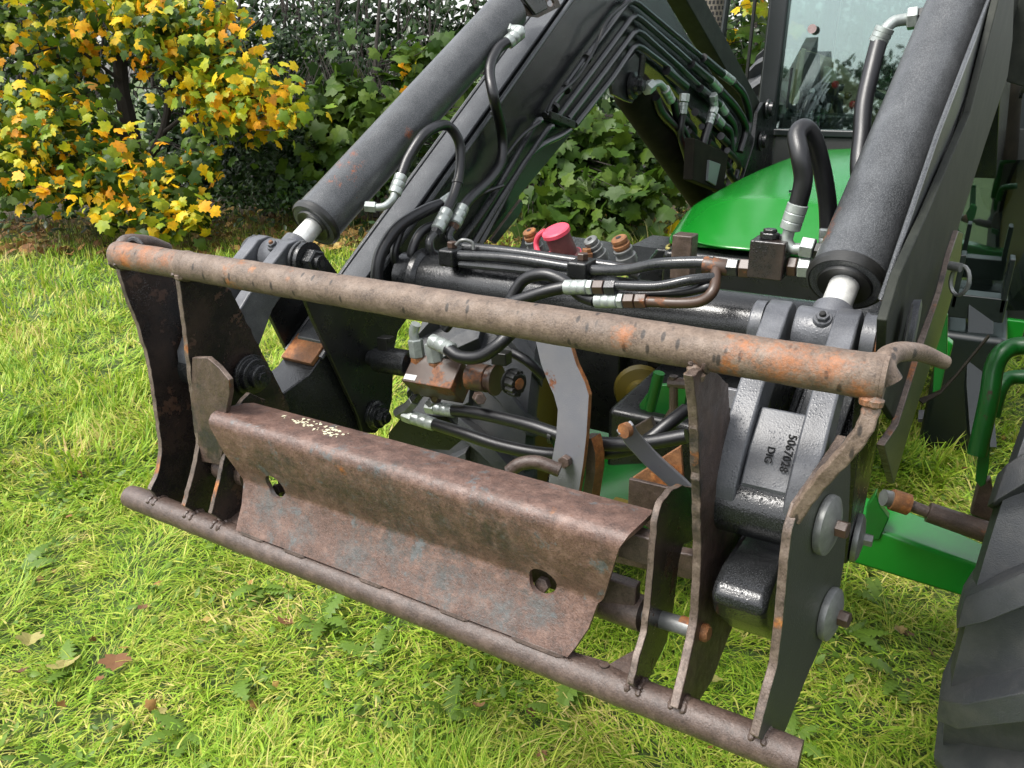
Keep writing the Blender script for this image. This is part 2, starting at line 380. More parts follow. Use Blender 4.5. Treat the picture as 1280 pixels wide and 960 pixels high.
def tie(par, p, d, r):
    G().rev(Vector(p) - Vector(d).normalized() * .004, d, [(0, r), (.008, r)], 14).build('cable_tie', 'seal', par)
def fitting(par, p0, p1, r, mname='zinc', name='ferrule'):
    d = (Vector(p1) - Vector(p0)); l = d.length
    g = G().rev(p0, d, [(0, r * .8), (l * .04, r), (l * .3, r), (l * .33, r * .94), (l * .36, r), (l * .62, r), (l * .65, r * .94), (l * .68, r), (l * .95, r), (l, r * .8)], 16)
    return g.build(name, mname, par)
def hose(par, pts, r, name='hydraulic_hose', mname='rubber', k=10):
    return G().tube(pts, r, 14, smooth_path=k).build(name, mname, par)
def nut(par, p0, p1, r, mname='zinc', name='nut', phase=.2):
    return G().hexa(p0, p1, r, phase=phase).build(name, mname, par, bevel=r * .06)

# ================================================================== TOOL CARRIAGE
CR = thing('tool_carriage', 'rust-brown steel tool carriage with round top and bottom tubes on the black loader arms', 'attachment frame', (-.7, .85, 0))
TY, TZ, BY, BZ = .855, 1.243, .792, .757
def roughtube(p0, p1, r, n=60, seg=32, dents=40):
    g = G(); p0 = Vector(p0); p1 = Vector(p1); pts = [p0.lerp(p1, i / n) for i in range(n + 1)]
    rr = [r * (1 + .012 * math.sin(i * 1.7) + .01 * math.sin(i * .43 + 1)) for i in range(n + 1)]
    rr[0] *= .93; rr[-1] *= .95
    return g.tube(pts, rr, seg)
g = roughtube((-1.346, TY, TZ), (-.046, TY, TZ), .0250)
for x, k_ in ((-1.335, .6), (-1.155, .8), (-.06, .7)):
    g.tube([(x + (j - 3) * .003, TY, TZ) for j in range(7)], [.0250 + k_ * q for q in (0, .0008, .0015, .0017, .0014, .0009, 0)], 28)
for (px, py, y_) in ((868, 462, .836), (872, 470, .834), (864, 470, .836), (1085, 500, .840), (1094, 502, .838), (225, 345, .838)):
    c_ = at(px, py, y=y_); g.rev(c_ - ZA * .008, ZA, [(0, .004), (.004, .009), (.010, .0095), (.015, .003)], 9)
g.build('top_tube', 'rust', CR)
g = roughtube((-1.372, BY, BZ), (-.062, BY, BZ), .0235)
g.build('bottom_tube', 'rustdark', CR)
# weld beads between the sheet and the bottom tube, and where plates land on the tube
for x0, x1 in ((-1.04, -.98), (-.93, -.88), (-.76, -.71), (-.60, -.545), (-.47, -.385)):
    n = 9; G().tube([(x0 + (x1 - x0) * i / n, BY - .006 + .0008 * (i % 2), BZ + .0235) for i in range(n + 1)], [.003 + .0035 * (1 if 0 < i < n else 0) + .0007 * (i % 2) for i in range(n + 1)], 8).build('weld_bead', 'rustdark', CR)
# side plates ---------------------------------------------------
TH = .012
def plate(name, pts, x0, x1, th=TH, face='platedark', holes=(), rim='scrape'):
    o = jag(plx(pts, x0, x1), seed=len(pts)); hh = [plx(h, x0, x1) for h in holes]
    return G().slab(o, (th, 0, 0), 0, 1, hh).build(name, [face, rim], CR, bevel=.0018)
# far left plate
plate('side_plate', [(146, 330), (150, 350), (160, 380), (171, 405), (184, 450), (193, 505), (200, 562), (196, 590), (186, 612),
                     (215, 640), (262, 640), (275, 560), (280, 480), (262, 400), (238, 352), (200, 330)], -1.336, -1.283)
# inner left plate
plate('side_plate', [(221, 338), (224, 370), (232, 430), (236, 470), (241, 505), (247, 555), (240, 590), (229, 632),
                     (262, 652), (310, 640), (350, 560), (360, 512), (352, 492), (320, 430), (286, 362), (262, 345)], -1.162, -1.176)
# bent wing plate joined to it
w1 = L([(243, 446, .838), (262, 446, .83), (276, 458, .822), (289, 474, .812), (290, 490, .815), (284, 520, .822), (283, 548, .828), (277, 580, .822), (250, 575, .83), (250, 545, .828), (241, 500, .832)], y=.83)
G().slab(w1, (0, .010, 0), 0, 1).build('bent_wing_plate', ['brownplate', 'scrape'], CR, bevel=.0015)
plate('locking_plate', [(284, 520), (283, 548), (276, 585), (262, 642), (285, 655), (312, 650), (325, 560), (330, 500), (310, 490)], -1.10, -1.10, .010)
# inner right plates
P4 = [(849, 606), (835, 612), (823, 628), (817, 650), (814, 690), (811, 725), (809, 750), (804, 790), (795, 820), (787, 856),
      (800, 862), (830, 800), (838, 760), (845, 700), (850, 680), (868, 672), (872, 640), (870, 610)]
plate('locking_plate', P4, -.292, -.278, .010)
plate('side_plate', [(860, 468), (866, 520), (869, 600), (871, 680), (870, 720), (866, 780), (855, 830), (842, 884),
                     (858, 892), (885, 850), (912, 780), (925, 720), (928, 660), (922, 600), (908, 530), (905, 480), (880, 455)], -.243, -.217, face='brownplate')
# far right plate: slightly toed-out plane
def p6(px, py, off=0):
    r = ray(px, py); n = Vector((1, -.19, .064)); k = -.111 - .19 * .78 + .064 * .769 + off
    t = (k - .064 * H) / (r[0] - .19 * r[1] + .064 * r[2]); return Vector(C + r * t)
out6 = [p6(*p) for p in [(1052, 545), (1022, 590), (994, 630), (984, 660), (979, 700), (976, 740), (971, 790), (966, 830), (955, 870), (942, 920),
                         (968, 930), (985, 890), (1001, 850), (1025, 795), (1043, 745), (1050, 700), (1056, 640), (1058, 580)]]
G().slab(jag(out6), Vector((1, -.19, .064)).normalized() * TH, 0, 1).build('side_plate', ['plategreen', 'scrape'], CR, bevel=.0018)
def fillet(x, cy_, cz_, r, a0, a1, seed):
    rr = random.Random(seed); n_ = 16
    pts = [Vector((x + rr.gauss(0, .0007), cy_ + math.cos(a0 + (a1 - a0) * i / n_) * r, cz_ + math.sin(a0 + (a1 - a0) * i / n_) * r)) for i in range(n_ + 1)]
    G().tube(pts, [.002] + [.0042 + rr.uniform(-.0009, .0012) for _ in range(n_ - 1)] + [.002], 8).build('weld_bead', 'rustdark', CR)
for i, (x, sd) in enumerate(((-1.283, 1), (-1.176, 1), (-1.10, 1), (-.278, 1), (-.217, 1), (-.113, 1))):
    for q in (-1, 1): fillet(x + q * .0078, BY, BZ, .0222, 2.45, .7, i * 2 + q)
for i, x in enumerate((-1.336, -1.160, -.243)):
    for q in (-1, 1): fillet(x + q * .0078, TY, TZ, .0238, 3.5, 5.4, 40 + i * 2 + q)
# twisted strap from the tube end down to that plate
sp = [at(1092, 497, y=.85), at(1088, 515, y=.842), at(1078, 540, y=.835), at(1056, 568, y=.832), at(1030, 596, y=.835), at(1008, 624, y=.84), at(992, 650, y=.845)]
sp = catmull(sp, 4); vs = []; fs = []
for i, p in enumerate(sp):
    t = (sp[min(i + 1, len(sp) - 1)] - sp[max(i - 1, 0)]).normalized(); a = i / (len(sp) - 1)
    wv = (XA * 1 + YA * .1).normalized(); wv = (wv - t * wv.dot(t)).normalized(); nv = t.cross(wv)
    hw = .0095 - .0015 * a + .0006 * math.sin(i * 2.1); ht = .0085 - .002 * a
    vs += [p + wv * hw + nv * ht, p - wv * hw + nv * ht, p - wv * hw - nv * ht, p + wv * hw - nv * ht]
n = len(sp)
for i in range(n - 1):
    for k in range(4): fs.append([i * 4 + k, i * 4 + (k + 1) % 4, i * 4 + 4 + (k + 1) % 4, i * 4 + 4 + k])
fs += [[0, 1, 2, 3], [4 * n - 1, 4 * n - 2, 4 * n - 3, 4 * n - 4]]
G().add(vs, fs).build('strap', 'rust', CR, bevel=.003, auto=60)
# end hooks on the top tube
G().tube([at(1112, 478, d=.83), at(1104, 462, d=.83), at(1108, 448, d=.84), at(1124, 440, d=.86), at(1150, 441, d=.885), at(1181, 453, d=.905)], [.014, .0135, .0125, .0115, .0105, .0085], 14, smooth_path=6).build('end_hook', 'rust', CR)
G().tube([at(152, 322, d=1.43), at(153, 308, d=1.43), at(162, 302, d=1.44), at(185, 304, d=1.47), at(208, 312, d=1.52)], [.012, .014, .014, .015, .014], 14, smooth_path=6).build('end_hook', 'rustdark', CR)
G().tube([at(158, 304, d=1.425), at(168, 299, d=1.425), at(178, 306, d=1.42)], [.004, .006, .003], 8, smooth_path=5).build('weld_bead', 'platedark', CR)
# bent sheet with two holes --------------------------------------
def sheet():
    prof = [(.885, .982), (.870, .985), (.842, .989), (.815, .991), (.808, .989), (.8045, .984), (.803, .977), (.812, .925), (.822, .893), (.8275, .874), (.8287, .868), (.827, .861), (.812, .822), (.796, .795), (.789, .781)]
    xl = [-1.075, -1.083, -1.088, -1.090, -1.090, -1.090, -1.088, -1.074, -1.064, -1.058, -1.056, -1.053, -1.049, -1.047, -1.046]
    xr = [-.304, -.300, -.300, -.302, -.305, -.309, -.314, -.328, -.337, -.343, -.346, -.350, -.358, -.370, -.378]
    nx = 60; vs = []
    for (y, z), a, b in zip(prof, xl, xr):
        for i in range(nx + 1):
            t = i / nx; wob = .0005 * math.sin(t * 9 + z * 30)
            vs.append((a + (b - a) * t, y + wob, z + wob * .6))
    k = nx + 1
    fs = [[j * k + i, j * k + i + 1, (j + 1) * k + i + 1, (j + 1) * k + i] for j in range(len(prof) - 1) for i in range(nx)]
    o = G().add(vs, fs, 0, True).build('bent_sheet', ['rustplate', 'scrape'], CR)
    so = o.modifiers.new('s', 'SOLIDIFY'); so.thickness = .008; so.offset = 1; so.material_offset_rim = 0
    cut = []
    for (px, py, r, tall) in ((347, 606, .0215, 1.1), (680, 724, .0225, .98)):
        c = at(px, py, y=.824); g_ = G()
        g_.rev(c - Vector((0, .06, 0)), YA, [(0, r), (.12, r)], 28)
        for q in g_.v: q.z = c.z + (q.z - c.z) * tall
        cu = g_.build('cutter', 'darkhole'); cut.append(cu)
        b = o.modifiers.new('b', 'BOOLEAN'); b.object = cu; b.operation = 'DIFFERENCE'; b.solver = 'EXACT'
    dg = bpy.context.evaluated_depsgraph_get(); me = bpy.data.meshes.new_from_object(o.evaluated_get(dg))
    o.modifiers.clear(); old = o.data; o.data = me; me.set_sharp_from_angle(angle=math.radians(40))
    for cu in cut: bpy.data.objects.remove(cu)
    return o
sheet()
# backing bars and nuts seen through the holes
G().hexa(at(681, 729, y=.845), at(681, 729, y=.845) + Vector((0, -.012, .003)), .012).build('bolt', 'rustdark', CR, bevel=.001)
G().hexa(at(350, 612, y=.86), at(350, 612, y=.86) + Vector((0, -.012, .003)), .012).build('bolt', 'rustdark', CR, bevel=.001)
G().box((-.37 , .85, .955), (XA, YA, ZA), (.09, .012, .022)).box((-.66, .868, .852), (XA, YA, ZA), (.35, .01, .026)).build('backing_bar', 'rustdark', CR, bevel=.003)
# flat strip behind the bottom tube
o = G().slab([(-.43, .80, .772), (-.275, .80, .772), (-.275, .885, .790), (-.40, .90, .795)], (0, 0, .008), 0, 1, [circ(at(755, 833, z=.779), XA, YA, .007, 12)]).build('bottom_strip', ['rustdark', 'scrape'], CR)
G().slab([(-1.10, .80, .772), (-1.03, .80, .772), (-1.03, .885, .790), (-1.10, .885, .790)], (0, 0, .008)).build('bottom_strip', 'rustdark', CR)
# locking pins with their bushes
a = at(762, 753, y=.88); b = at(806, 768, y=.872); dx = (b - a).normalized()
G().rev(a - dx * .05, dx, [(0, .026), (.05 + (b - a).length, .026)], 28).build('bush', 'rustdark', CR)
c_ = at(885, 792, y=.862)
g = G().rev(b, c_ - b, [(0, .0125), ((c_ - b).length - .016, .0125)], 20)
g.rev(b + (c_ - b).normalized() * ((c_ - b).length - .016), c_ - b, [(0, .0126), (.014, .0126), (.018, .009)], 20, 1)
g.build('locking_pin', ['zincdull', 'rustorange'], CR)
G().rev(c_ - dx * .040, dx, [(0, .0128), (.016, .0128)], 20).build('rust_ring', 'rustorange', CR)
a = at(258, 573, y=.865); b = at(276, 583, y=.865)
G().rev(a, b - a, [(0, .009), (.003, .0125), ((b - a).length + .05, .0125)], 18).build('locking_pin', 'rustorange', CR)
a = at(276, 583, y=.855); b = at(312, 594, y=.855)
G().rev(a, b - a, [(0, .023), ((b - a).length, .023)], 24).build('bush', 'rustdark', CR)
# pivot pins -----------------------------------------------------
PA = (.944, 1.003); PB = (1.146, 1.190); PC = (1.303, .783); PD = (1.00, .845)
n6 = Vector((1, -.19, .064)).normalized()
def cap(c, r, name='pin_washer'):
    wz = G().rev(c, n6, [(0, r * .98), (.004, r), (.009, r * .97), (.012, r * .80), (.0155, r * .45), (.0165, .012)], 36).build(name, 'zincdull', CR)
    G().hexa(c + n6 * .014, c + n6 * .030, .0115, phase=.4).build('bolt_head', 'brass', wz, bevel=.001)
cap(p6(1030, 655, .007), .040); cap(p6(1034, 766, .007), .038)
# the left inner plate's pivot boss
c_ = at(312, 468, x=-1.155)
g = G().rev(c_, XA, [(0, .040), (.006, .040), (.008, .034), (.020, .034), (.022, .030)], 30)
g.rev(c_ + XA * .02, XA, [(0, .024), (.014, .024), (.016, .021)], 24).rev(c_ + XA * .034, XA, [(0, .013), (.006, .012)], 6)
g.build('pivot_boss', 'black', CR, bevel=.001)

# ================================================================== FRONT LOADER
LD = thing('front_loader', 'black front loader with two arms, grey rams and many hoses reaching over the green hood', 'loader', (-.7, 1.9, 0))
def yz(pts, u): return [W(u, y, z) for y, z in pts]
ARM = [(.975, .80), (.955, .845), (.975, .89), (1.02, .905), (1.145, .935), (1.412, 1.127), (2.289, 1.742), (2.42, 1.83), (2.60, 1.89), (2.80, 1.86), (3.00, 1.76), (3.238, 1.64), (4.25, 1.17),
       (4.15, 1.03), (3.35, 1.36), (2.95, 1.53), (2.77, 1.58), (2.60, 1.545), (2.273, 1.353), (1.787, 1.105), (1.56, 1.03), (1.44, .95), (1.37, .80), (1.34, .74), (1.29, .72), (1.10, .765)]
for s_, u0, u1 in ((-1, -.595, -.495), (1, .495, .592)):
    uc = (u0 + u1) / 2
    a_ = G().slab(yz(ARM, uc), (u1 - u0, 0, 0)).build('loader_arm', 'black', LD, bevel=.004)
    # lips along the box section
    for uu in (u0 - .002, u1 + .002):
        pts = yz([(1.18, .962), (1.412, 1.131), (2.289, 1.748), (2.42, 1.835)], uu)
        G().tube(pts, .0065, 8).build('seam_weld', 'cyl', a_)
# raised top cap strip on the arm (the flat cover plate)
for uu in (-.545, .543):
    pts = yz([(1.20, .985), (1.412, 1.134), (2.289, 1.751), (2.40, 1.826)], uu)
    vs = []; fs = []
    for p in pts: vs += [p + XA * .036, p - XA * .036, p - XA * .036 + ZA * .009, p + XA * .036 + ZA * .009]
    for i in range(len(pts) - 1):
        for k in range(4): fs.append([i * 4 + k, i * 4 + (k + 1) % 4, i * 4 + 4 + (k + 1) % 4, i * 4 + 4 + k])
    fs += [[0, 1, 2, 3], [15, 14, 13, 12]]
    G().add(vs, fs).build('cover_strip', 'cyl', LD, bevel=.002)
# rust wear block on the left arm end, grey block in front
o = yz([(1.15, .945), (1.225, .998)], -.545)
G().box((o[0] + o[1]) / 2, (XA, o[1] - o[0], XA.cross(o[1] - o[0])), (.046, .035, .006)).build('wear_pad', 'rustorange', LD, bevel=.002)
# torque tube between the arms
G().rev((-1.15, 1.455, 1.09), XA, [(0, .062), (.96, .062)], 48).build('cross_tube', 'black', LD)
G().rev((-1.10, 1.455, 1.09), XA, [(0, .075), (.012, .073), (.02, .064)], 48).build('tube_flange', 'black', LD)
# tilt rams ------------------------------------------------------
def tilt_ram(u, st, t_, length):
    p0 = W(u, PB[0], PB[1]); dv = (t_ - p0).normalized()
    rod = G().rev(p0, dv, [(.0, .026), (.046, .026), (.050, .0215), (st + .1, .0215)], 36)
    ri = rod.build('ram_rod', 'chrome', LD)
    g = G().rev(p0 + dv * .02, dv, [(0, .030), (.026, .030), (.033, .0225)], 32).build('rod_eye_neck', 'casting', ri)
    b0 = p0 + dv * st
    g = G().rev(b0, dv, [(.006, .023), (.004, .034), (.0, .040), (.0, .051), (.004, .0555), (.013, .0565), (.016, .0555), (.018, .0545), (.022, .0545), (.05, .0545), (.053, .0540), (length, .0540), (length + .004, .055), (length + .06, .055), (length + .064, .050)], 56)
    br = g.build('ram_barrel', 'cyl', LD, auto=28)
    G().rev(b0 - dv * .002, dv, [(.002, .024), (-.002, .0385), (.003, .041), (.003, .05), (.001, .0535), (.0075, .0580), (.016, .0582), (.019, .056)], 56).build('gland_ring', 'seal', br, auto=28)
    # eye boss across
    e = G().rev(p0 - XA * .040, XA, [(0, .036), (.003, .038), (.077, .038), (.080, .036)], 40).build('ram_eye', 'casting', LD)
    nip = p0 + Vector((-.002, -.0235, .031)); nd = Vector((0, -.55, .8)).normalized()
    G().rev(nip - nd * .006, nd, [(0, .014), (.004, .014), (.0075, .012)], 20).hexa(nip, nip + nd * .008, .0095).rev(nip + nd * .008, nd, [(0, .005), (.004, .004), (.005, .002)], 12, 1).build('grease_nipple', ['casting', 'rustorange' if u < 0 else 'darkhole'], e)
    return p0, dv, b0
SLR = .50
ramL = tilt_ram(-.530, .104, at(624, 26, d=2.06), .82); ramR = tilt_ram(.547, .098, at(1199, 0, d=1.45), .72)
# cast links ------------------------------------------------------
LINK = [(.905, 1.015), (.908, 1.045), (.935, 1.085), (.968, 1.118), (1.005, 1.150), (1.045, 1.178), (1.100, 1.214), (1.122, 1.229), (1.150, 1.232), (1.176, 1.220), (1.188, 1.192), (1.180, 1.165),
        (1.155, 1.150), (1.10, 1.135), (1.06, 1.105), (1.02, 1.05), (.99, 1.01), (.984, .985), (.955, .963), (.925, .970)]
for cx, uoff in ((-.165, 1), (-1.238, -1)):
    wds = ((-.052, .034), (.042, .034)) if uoff > 0 else ((-.050, .032), (.036, .030))
    root = None
    for dx_, wd in wds:
        pts = [Vector((cx + dx_, y, z)) for y, z in LINK]
        o = G().slab(pts, (wd, 0, 0)).build('cast_link', 'casting', LD, bevel=.004, seg=3)
    o = G().slab([Vector((cx, y, z)) for y, z in [(.925, .99), (.922, 1.045), (.952, 1.085), (1.00, 1.125), (1.02, 1.10), (.99, 1.04), (.97, .99)]], (.07, 0, 0)).build('link_web', 'casting', LD, bevel=.004)
    G().rev((cx - .068, PA[0], PA[1]), XA, [(0, .040), (.004, .043), (.122, .043), (.126, .040)], 40).build('link_boss', 'black', LD)
    # pin, washers
    hx = cx + .063
    if uoff > 0:
        G().rev((cx - .090, PB[0], PB[1]), XA, [(0, .034), (.003, .038), (.018, .038)], 32).build('pin_washer', 'casting', LD)
        G().rev((cx + .064, PB[0], PB[1]), XA, [(0, .040), (.018, .040), (.020, .036)], 32).build('pin_washer', 'casting', LD)
        G().rev((cx + .084, PB[0], PB[1]), XA, [(0, .038), (.014, .036), (.018, .026)], 32).build('pin_head', 'rustorange', LD)
        q = at(958, 420, y=1.12); G().box(q, (XA, YA + ZA * .5, ZA), (.006, .014, .006)).build('keeper_tab', 'casting', LD, bevel=.002)
    else:
        G().rev((cx - .085, PB[0], PB[1]), XA, [(0, .034), (.003, .038), (.022, .038)], 32).build('pin_washer', 'black', LD)
        G().rev((cx + .060, PB[0], PB[1]), XA, [(0, .041), (.006, .041), (.008, .036), (.012, .036), (.014, .041), (.022, .040)], 32).build('pin_washer', 'black', LD)
        h = G().rev((cx + .083, PB[0], PB[1]), XA, [(0, .028), (.02, .028), (.023, .024)], 6, smooth=False, phase=.3).rev((cx + .104, PB[0], PB[1]), XA, [(0, .016), (.012, .016)], 20).rev((cx + .1165, PB[0], PB[1]), XA, [(0, .008), (.001, .008)], 6, 1)
        h.build('castle_nut', ['black', 'darkhole'], LD, bevel=.001)
# cast part number on the right link's web
def text(body, loc, xdir, ydir, size, m, par, name, ext=.0012):
    cu = bpy.data.curves.new(name, 'FONT'); cu.body = body; cu.size = size; cu.extrude = ext; cu.align_x = 'CENTER'; cu.align_y = 'CENTER'; cu.space_character = 1.05
    t = bpy.data.objects.new(name, cu); COL.objects.link(t)
    me = bpy.data.meshes.new_from_object(t.evaluated_get(bpy.context.evaluated_depsgraph_get())); bpy.data.objects.remove(t)
    X_ = Vector(xdir).normalized(); Y_ = Vector(ydir); Y_ = (Y_ - X_ * Y_.dot(X_)).normalized(); Z_ = X_.cross(Y_)
    mm = Matrix((X_, Y_, Z_)).transposed().to_4x4(); mm.translation = Vector(loc)
    me.transform(mm); me.materials.append(M[m]); c = Vector(loc)
    me.transform(Matrix.Translation(-c)); o = bpy.data.objects.new(name, me); COL.objects.link(o)
    pw = Vector(); q = par
    while q: pw += q.location; q = q.parent
    o.parent = par; o.location = c - pw; return o
dn_ = Vector((0, .922 - .952, 1.045 - 1.085)).normalized(); dn2 = Vector((0, .952 - 1.0, 1.085 - 1.125)).normalized()
web_n = Vector((0, -dn2.z, dn2.y)) * -1
if web_n.y > 0: web_n = -web_n
mid = Vector((-.153, .962, 1.093)) + web_n * .0015
text('5067028', mid + XA * .0035 + dn2 * .012, dn2, XA, .0150, 'darkhole', LD, 'cast_number')
text('DIG', mid + XA * -.018 + dn2 * .020, dn2, XA, .0135, 'darkhole', LD, 'cast_letters')
# bell crank plates ----------------------------------------------
CRANK = [(1.11, 1.185), (1.118, 1.215), (1.146, 1.232), (1.178, 1.222), (1.20, 1.19), (1.27, 1.09), (1.36, .98), (1.385, .90), (1.37, .80), (1.35, .755), (1.303, .733), (1.262, .750), (1.25, .80), (1.20, .93), (1.15, 1.06)]
for u in (-.610, -.474, .478, .608):
    G().slab(yz(CRANK, u), (.012, 0, 0)).build('crank_plate', 'blackclean', LD, bevel=.002)
c_ = W(-.468, *PC)
g = G().rev(c_, XA, [(0, .036), (.008, .036), (.010, .030), (.022, .030)], 30).rev(c_ + XA * .022, XA, [(0, .022), (.014, .020)], 6, smooth=False).rev(c_ + XA * .036, XA, [(0, .012), (.008, .012)], 14)
g.build('pivot_nut', 'black', LD, bevel=.001)
c_ = W(.614, *PC)
wz = G().rev(c_, XA, [(0, .042), (.004, .043), (.009, .042), (.013, .034), (.016, .015)], 36).build('pin_washer', 'zincdull', LD)
G().hexa(c_ + XA * .014, c_ + XA * .030, .0115, phase=.4).build('bolt_head', 'zincdull', wz, bevel=.001)
# lower dark lug of the right arm seen between the plates
o = plx([(990, 664), (962, 672), (948, 690), (936, 712), (926, 736), (921, 758), (923, 776), (935, 790), (955, 797), (980, 800), (1000, 700)], -.165)
G().slab(o, (.07, 0, 0)).build('arm_lug', 'black', LD, bevel=.014, seg=4)
# bearing ring at right arm end
G().rev(at(1133, 412, u=.640), XA, [(0, .045), (.012, .047), (.014, .040)], 36).rev(at(1133, 412, u=.652), XA, [(.0, .036), (.002, .036)], 30, 1).build('bearing_ring', ['casting', 'darkhole'], LD)
G().slab([at(*p, u=.624) for p in [(1243, -20), (1256, -20), (1186, 165), (1112, 378), (1100, 376), (1172, 165)]], (.008, 0, 0)).build('arm_flange', 'cyl', LD, bevel=.005)
o = [at(*p, u=.636) for p in [(1250, -25), (1264, -25), (1262, 50), (1256, 96), (1228, 179), (1199, 268), (1178, 335), (1142, 425), (1114, 525), (1098, 500), (1102, 400), (1118, 345), (1152, 270), (1208, 140)]]
G().slab(o, (.012, 0, 0)).build('arm_side_plate', 'olive', LD, bevel=.002)
G().slab([at(*p, y=3.1) for p in [(1264, -30), (1320, -30), (1320, 120), (1258, 102)]], (0, .03, 0)).build('knee_plate', 'olive', LD, bevel=.003)
# outer linkage slab with lynch pin
o = [at(*p, u=.645) for p in [(1200, 291), (1194, 288), (1184, 318), (1172, 365), (1148, 435), (1118, 530), (1100, 556), (1113, 604), (1126, 560), (1146, 495), (1172, 420), (1186, 372), (1197, 320)]]
G().slab(o, (.012, 0, 0), 0, 1).build('stand_bar', ['plategreen', 'scrape'], LD, bevel=.002)
q = at(1187, 332, u=.66)
G().rev(q, XA - YA * .5, [(0, .008), (.02, .008)], 16).tube([q + XA * .02 + Vector((math.cos(a) * .014, -math.cos(a) * .01, math.sin(a) * .026 - .024)) for a in np.linspace(0, 6.28, 16)], .0035, 6).build('lynch_pin', 'zincdull', LD)

# knee bracket (left) and lift rams --------------------------------
for s_ in (-1, 1):
    u = .545 * s_
    a = W(u, 2.80, 1.50); b = W(u, 3.75, .93)
    if s_ < 0: a = at(787, 108, u=u); b = at(905, 285, u=u)
    else: a = at(1254, 105, d=3.3); b = at(1243, 292, d=3.75)
    dv = (b - a).normalized(); ln = (b - a).length
    G().rev(a, dv, [(-.05, .045), (.0, .066), (.03, .072), (ln - .03, .072), (ln, .064)], 32).build('lift_ram_barrel', 'ramdark', LD)
    if s_ > 0:
        G().rev(b, dv, [(0, .032), (.42, .032)], 20).build('lift_ram_rod', 'blackclean', LD)
o = [at(*p, u=-.49) for p in [(792, 66), (770, 92), (762, 106), (764, 118), (780, 126), (789, 129), (797, 112), (801, 80)]]
br = G().slab(o, (.012, 0, 0)).build('ram_bracket', 'black', LD, bevel=.002)
c_ = at(790, 107, u=-.48)
G().rev(c_, XA, [(0, .045), (.012, .045), (.014, .030), (.03, .030)], 24).hexa(c_ + XA * .03, c_ + XA * .045, .020).tube([c_ + Vector((.03, .0, .03)), c_ + Vector((.035, .0, .10))], .012, 8).build('ram_pin', 'black', br)
c_ = at(1277, 105, d=3.1)
G().rev(c_, XA, [(0, .055), (.012, .055), (.014, .035), (.03, .035)], 24).build('ram_pin', 'black', LD)
# upper ram bracket strip with hole at the top left
o = [at(*p, u=-.50) for p in [(652, 4), (658, 20), (672, 22), (700, 8), (694, -6), (672, 0)]]
G().slab(o, (.008, 0, 0), 0, 0, [[at(687 + 4.5 * math.cos(a), 4 + 4.5 * math.sin(a), u=-.50) for a in np.linspace(0, 6.28, 12)[:-1]]]).build('ram_lug', 'rustdark', LD, bevel=.001)
o = [at(*p, u=-.53) for p in [(628, -10), (652, 20), (668, 12), (660, -14)]]
G().slab(o, (.09, 0, 0)).build('ram_head_clevis', 'black', LD, bevel=.004)
# parallel link bar from above to the mast
a = at(846, -20, u=-.56); b = at(938, 140, u=-.56)
G().box((a + b) / 2, (XA, b - a, XA.cross(b - a)), (.04, (b - a).length / 2, .05)).build('upper_link_bar', 'olive', LD, bevel=.004)
# mast plates at the tractor side
for u in (-.50, -.60):
    o = [at(*p, u=u) for p in [(963, 127), (952, 128), (945, 140), (940, 180), (930, 212), (922, 235), (948, 240), (962, 200), (966, 150)]]
    G().slab(o, (.02, 0, 0)).build('mast_plate', 'blackclean', LD, bevel=.003)
for p in ((959, 136), (951, 176)):
    c_ = at(*p, u=-.485); G().rev(c_, XA, [(0, .05), (.01, .05), (.012, .035), (.03, .035)], 20).build('mast_bolt', 'black', LD)
# steel pipes along the left arm ----------------------------------
PIPES = [[(681, 144), (735, 68), (783, 4), (790, 1), (797, 4), (871, 66), (903, 92)],
         [(697, 146), (745, 82), (788, 24), (794, 20), (801, 24), (850, 66), (888, 100)],
         [(710, 149), (755, 90), (790, 43), (796, 39), (803, 42), (850, 84), (873, 106), (899, 130)],
         [(719, 156), (765, 98), (790, 61), (796, 57), (803, 60), (835, 84), (857, 108)]]
for pp in PIPES:
    G().tube(L(pp, u=-.47), .0105, 10).build('steel_pipe', 'pipe', LD)
    a = at(pp[-1][0] - 24, pp[-1][1] - 20, u=-.465); b = at(*pp[-1], u=-.465)
    G().tube([a, b], .017, 10).build('pipe_sleeve', 'rubber', LD)
for (x, y, dx_, dy_) in ((903, 92, 13, 10), (888, 100, 12, 13), (899, 130, 8, 12), (894, 146, 9, 10)):
    fitting(LD, at(x, y, u=-.47), at(x + dx_, y + dy_, u=-.465), .019)
for pp in ([(916, 102), (930, 120), (937, 150), (930, 175)], [(900, 113), (920, 135), (932, 160), (925, 190)], [(907, 142), (916, 155), (918, 170), (914, 185)], [(903, 156), (912, 165), (914, 190)]):
    hose(LD, L(pp, u=-.46), .017)
# fittings cluster before the hood
def stack(x0, y0, x1, y1, u=-.44):
    a = at(x0, y0, u=u); b = at(x1, y1, u=u); nut(LD, a, a.lerp(b, .4), .020); fitting(LD, a.lerp(b, .42), b, .017)
stack(856, 117, 853, 143); stack(893, 134, 886, 156); stack(891, 118, 893, 133)
hose(LD, L([(853, 143), (851, 170), (858, 195), (862, 215)], u=-.44), .014)
hose(LD, L([(886, 156), (879, 180), (876, 205), (888, 222), (895, 236)], u=-.44), .018)
hose(LD, L([(842, 125), (848, 150), (858, 172), (864, 200)], u=-.46), .016)
hose(LD, L([(820, 122), (828, 142), (848, 165), (858, 190)], u=-.46), .016)
a = at(808, 112, u=-.44); nut(LD, a, at(815, 106, u=-.44), .022)
G().tube(L([(813, 107), (824, 104), (832, 112)], u=-.44), .012, 10, smooth_path=6).build('elbow', 'zinc', LD)
fitting(LD, at(831, 111, u=-.44), at(839, 126, u=-.44), .018)
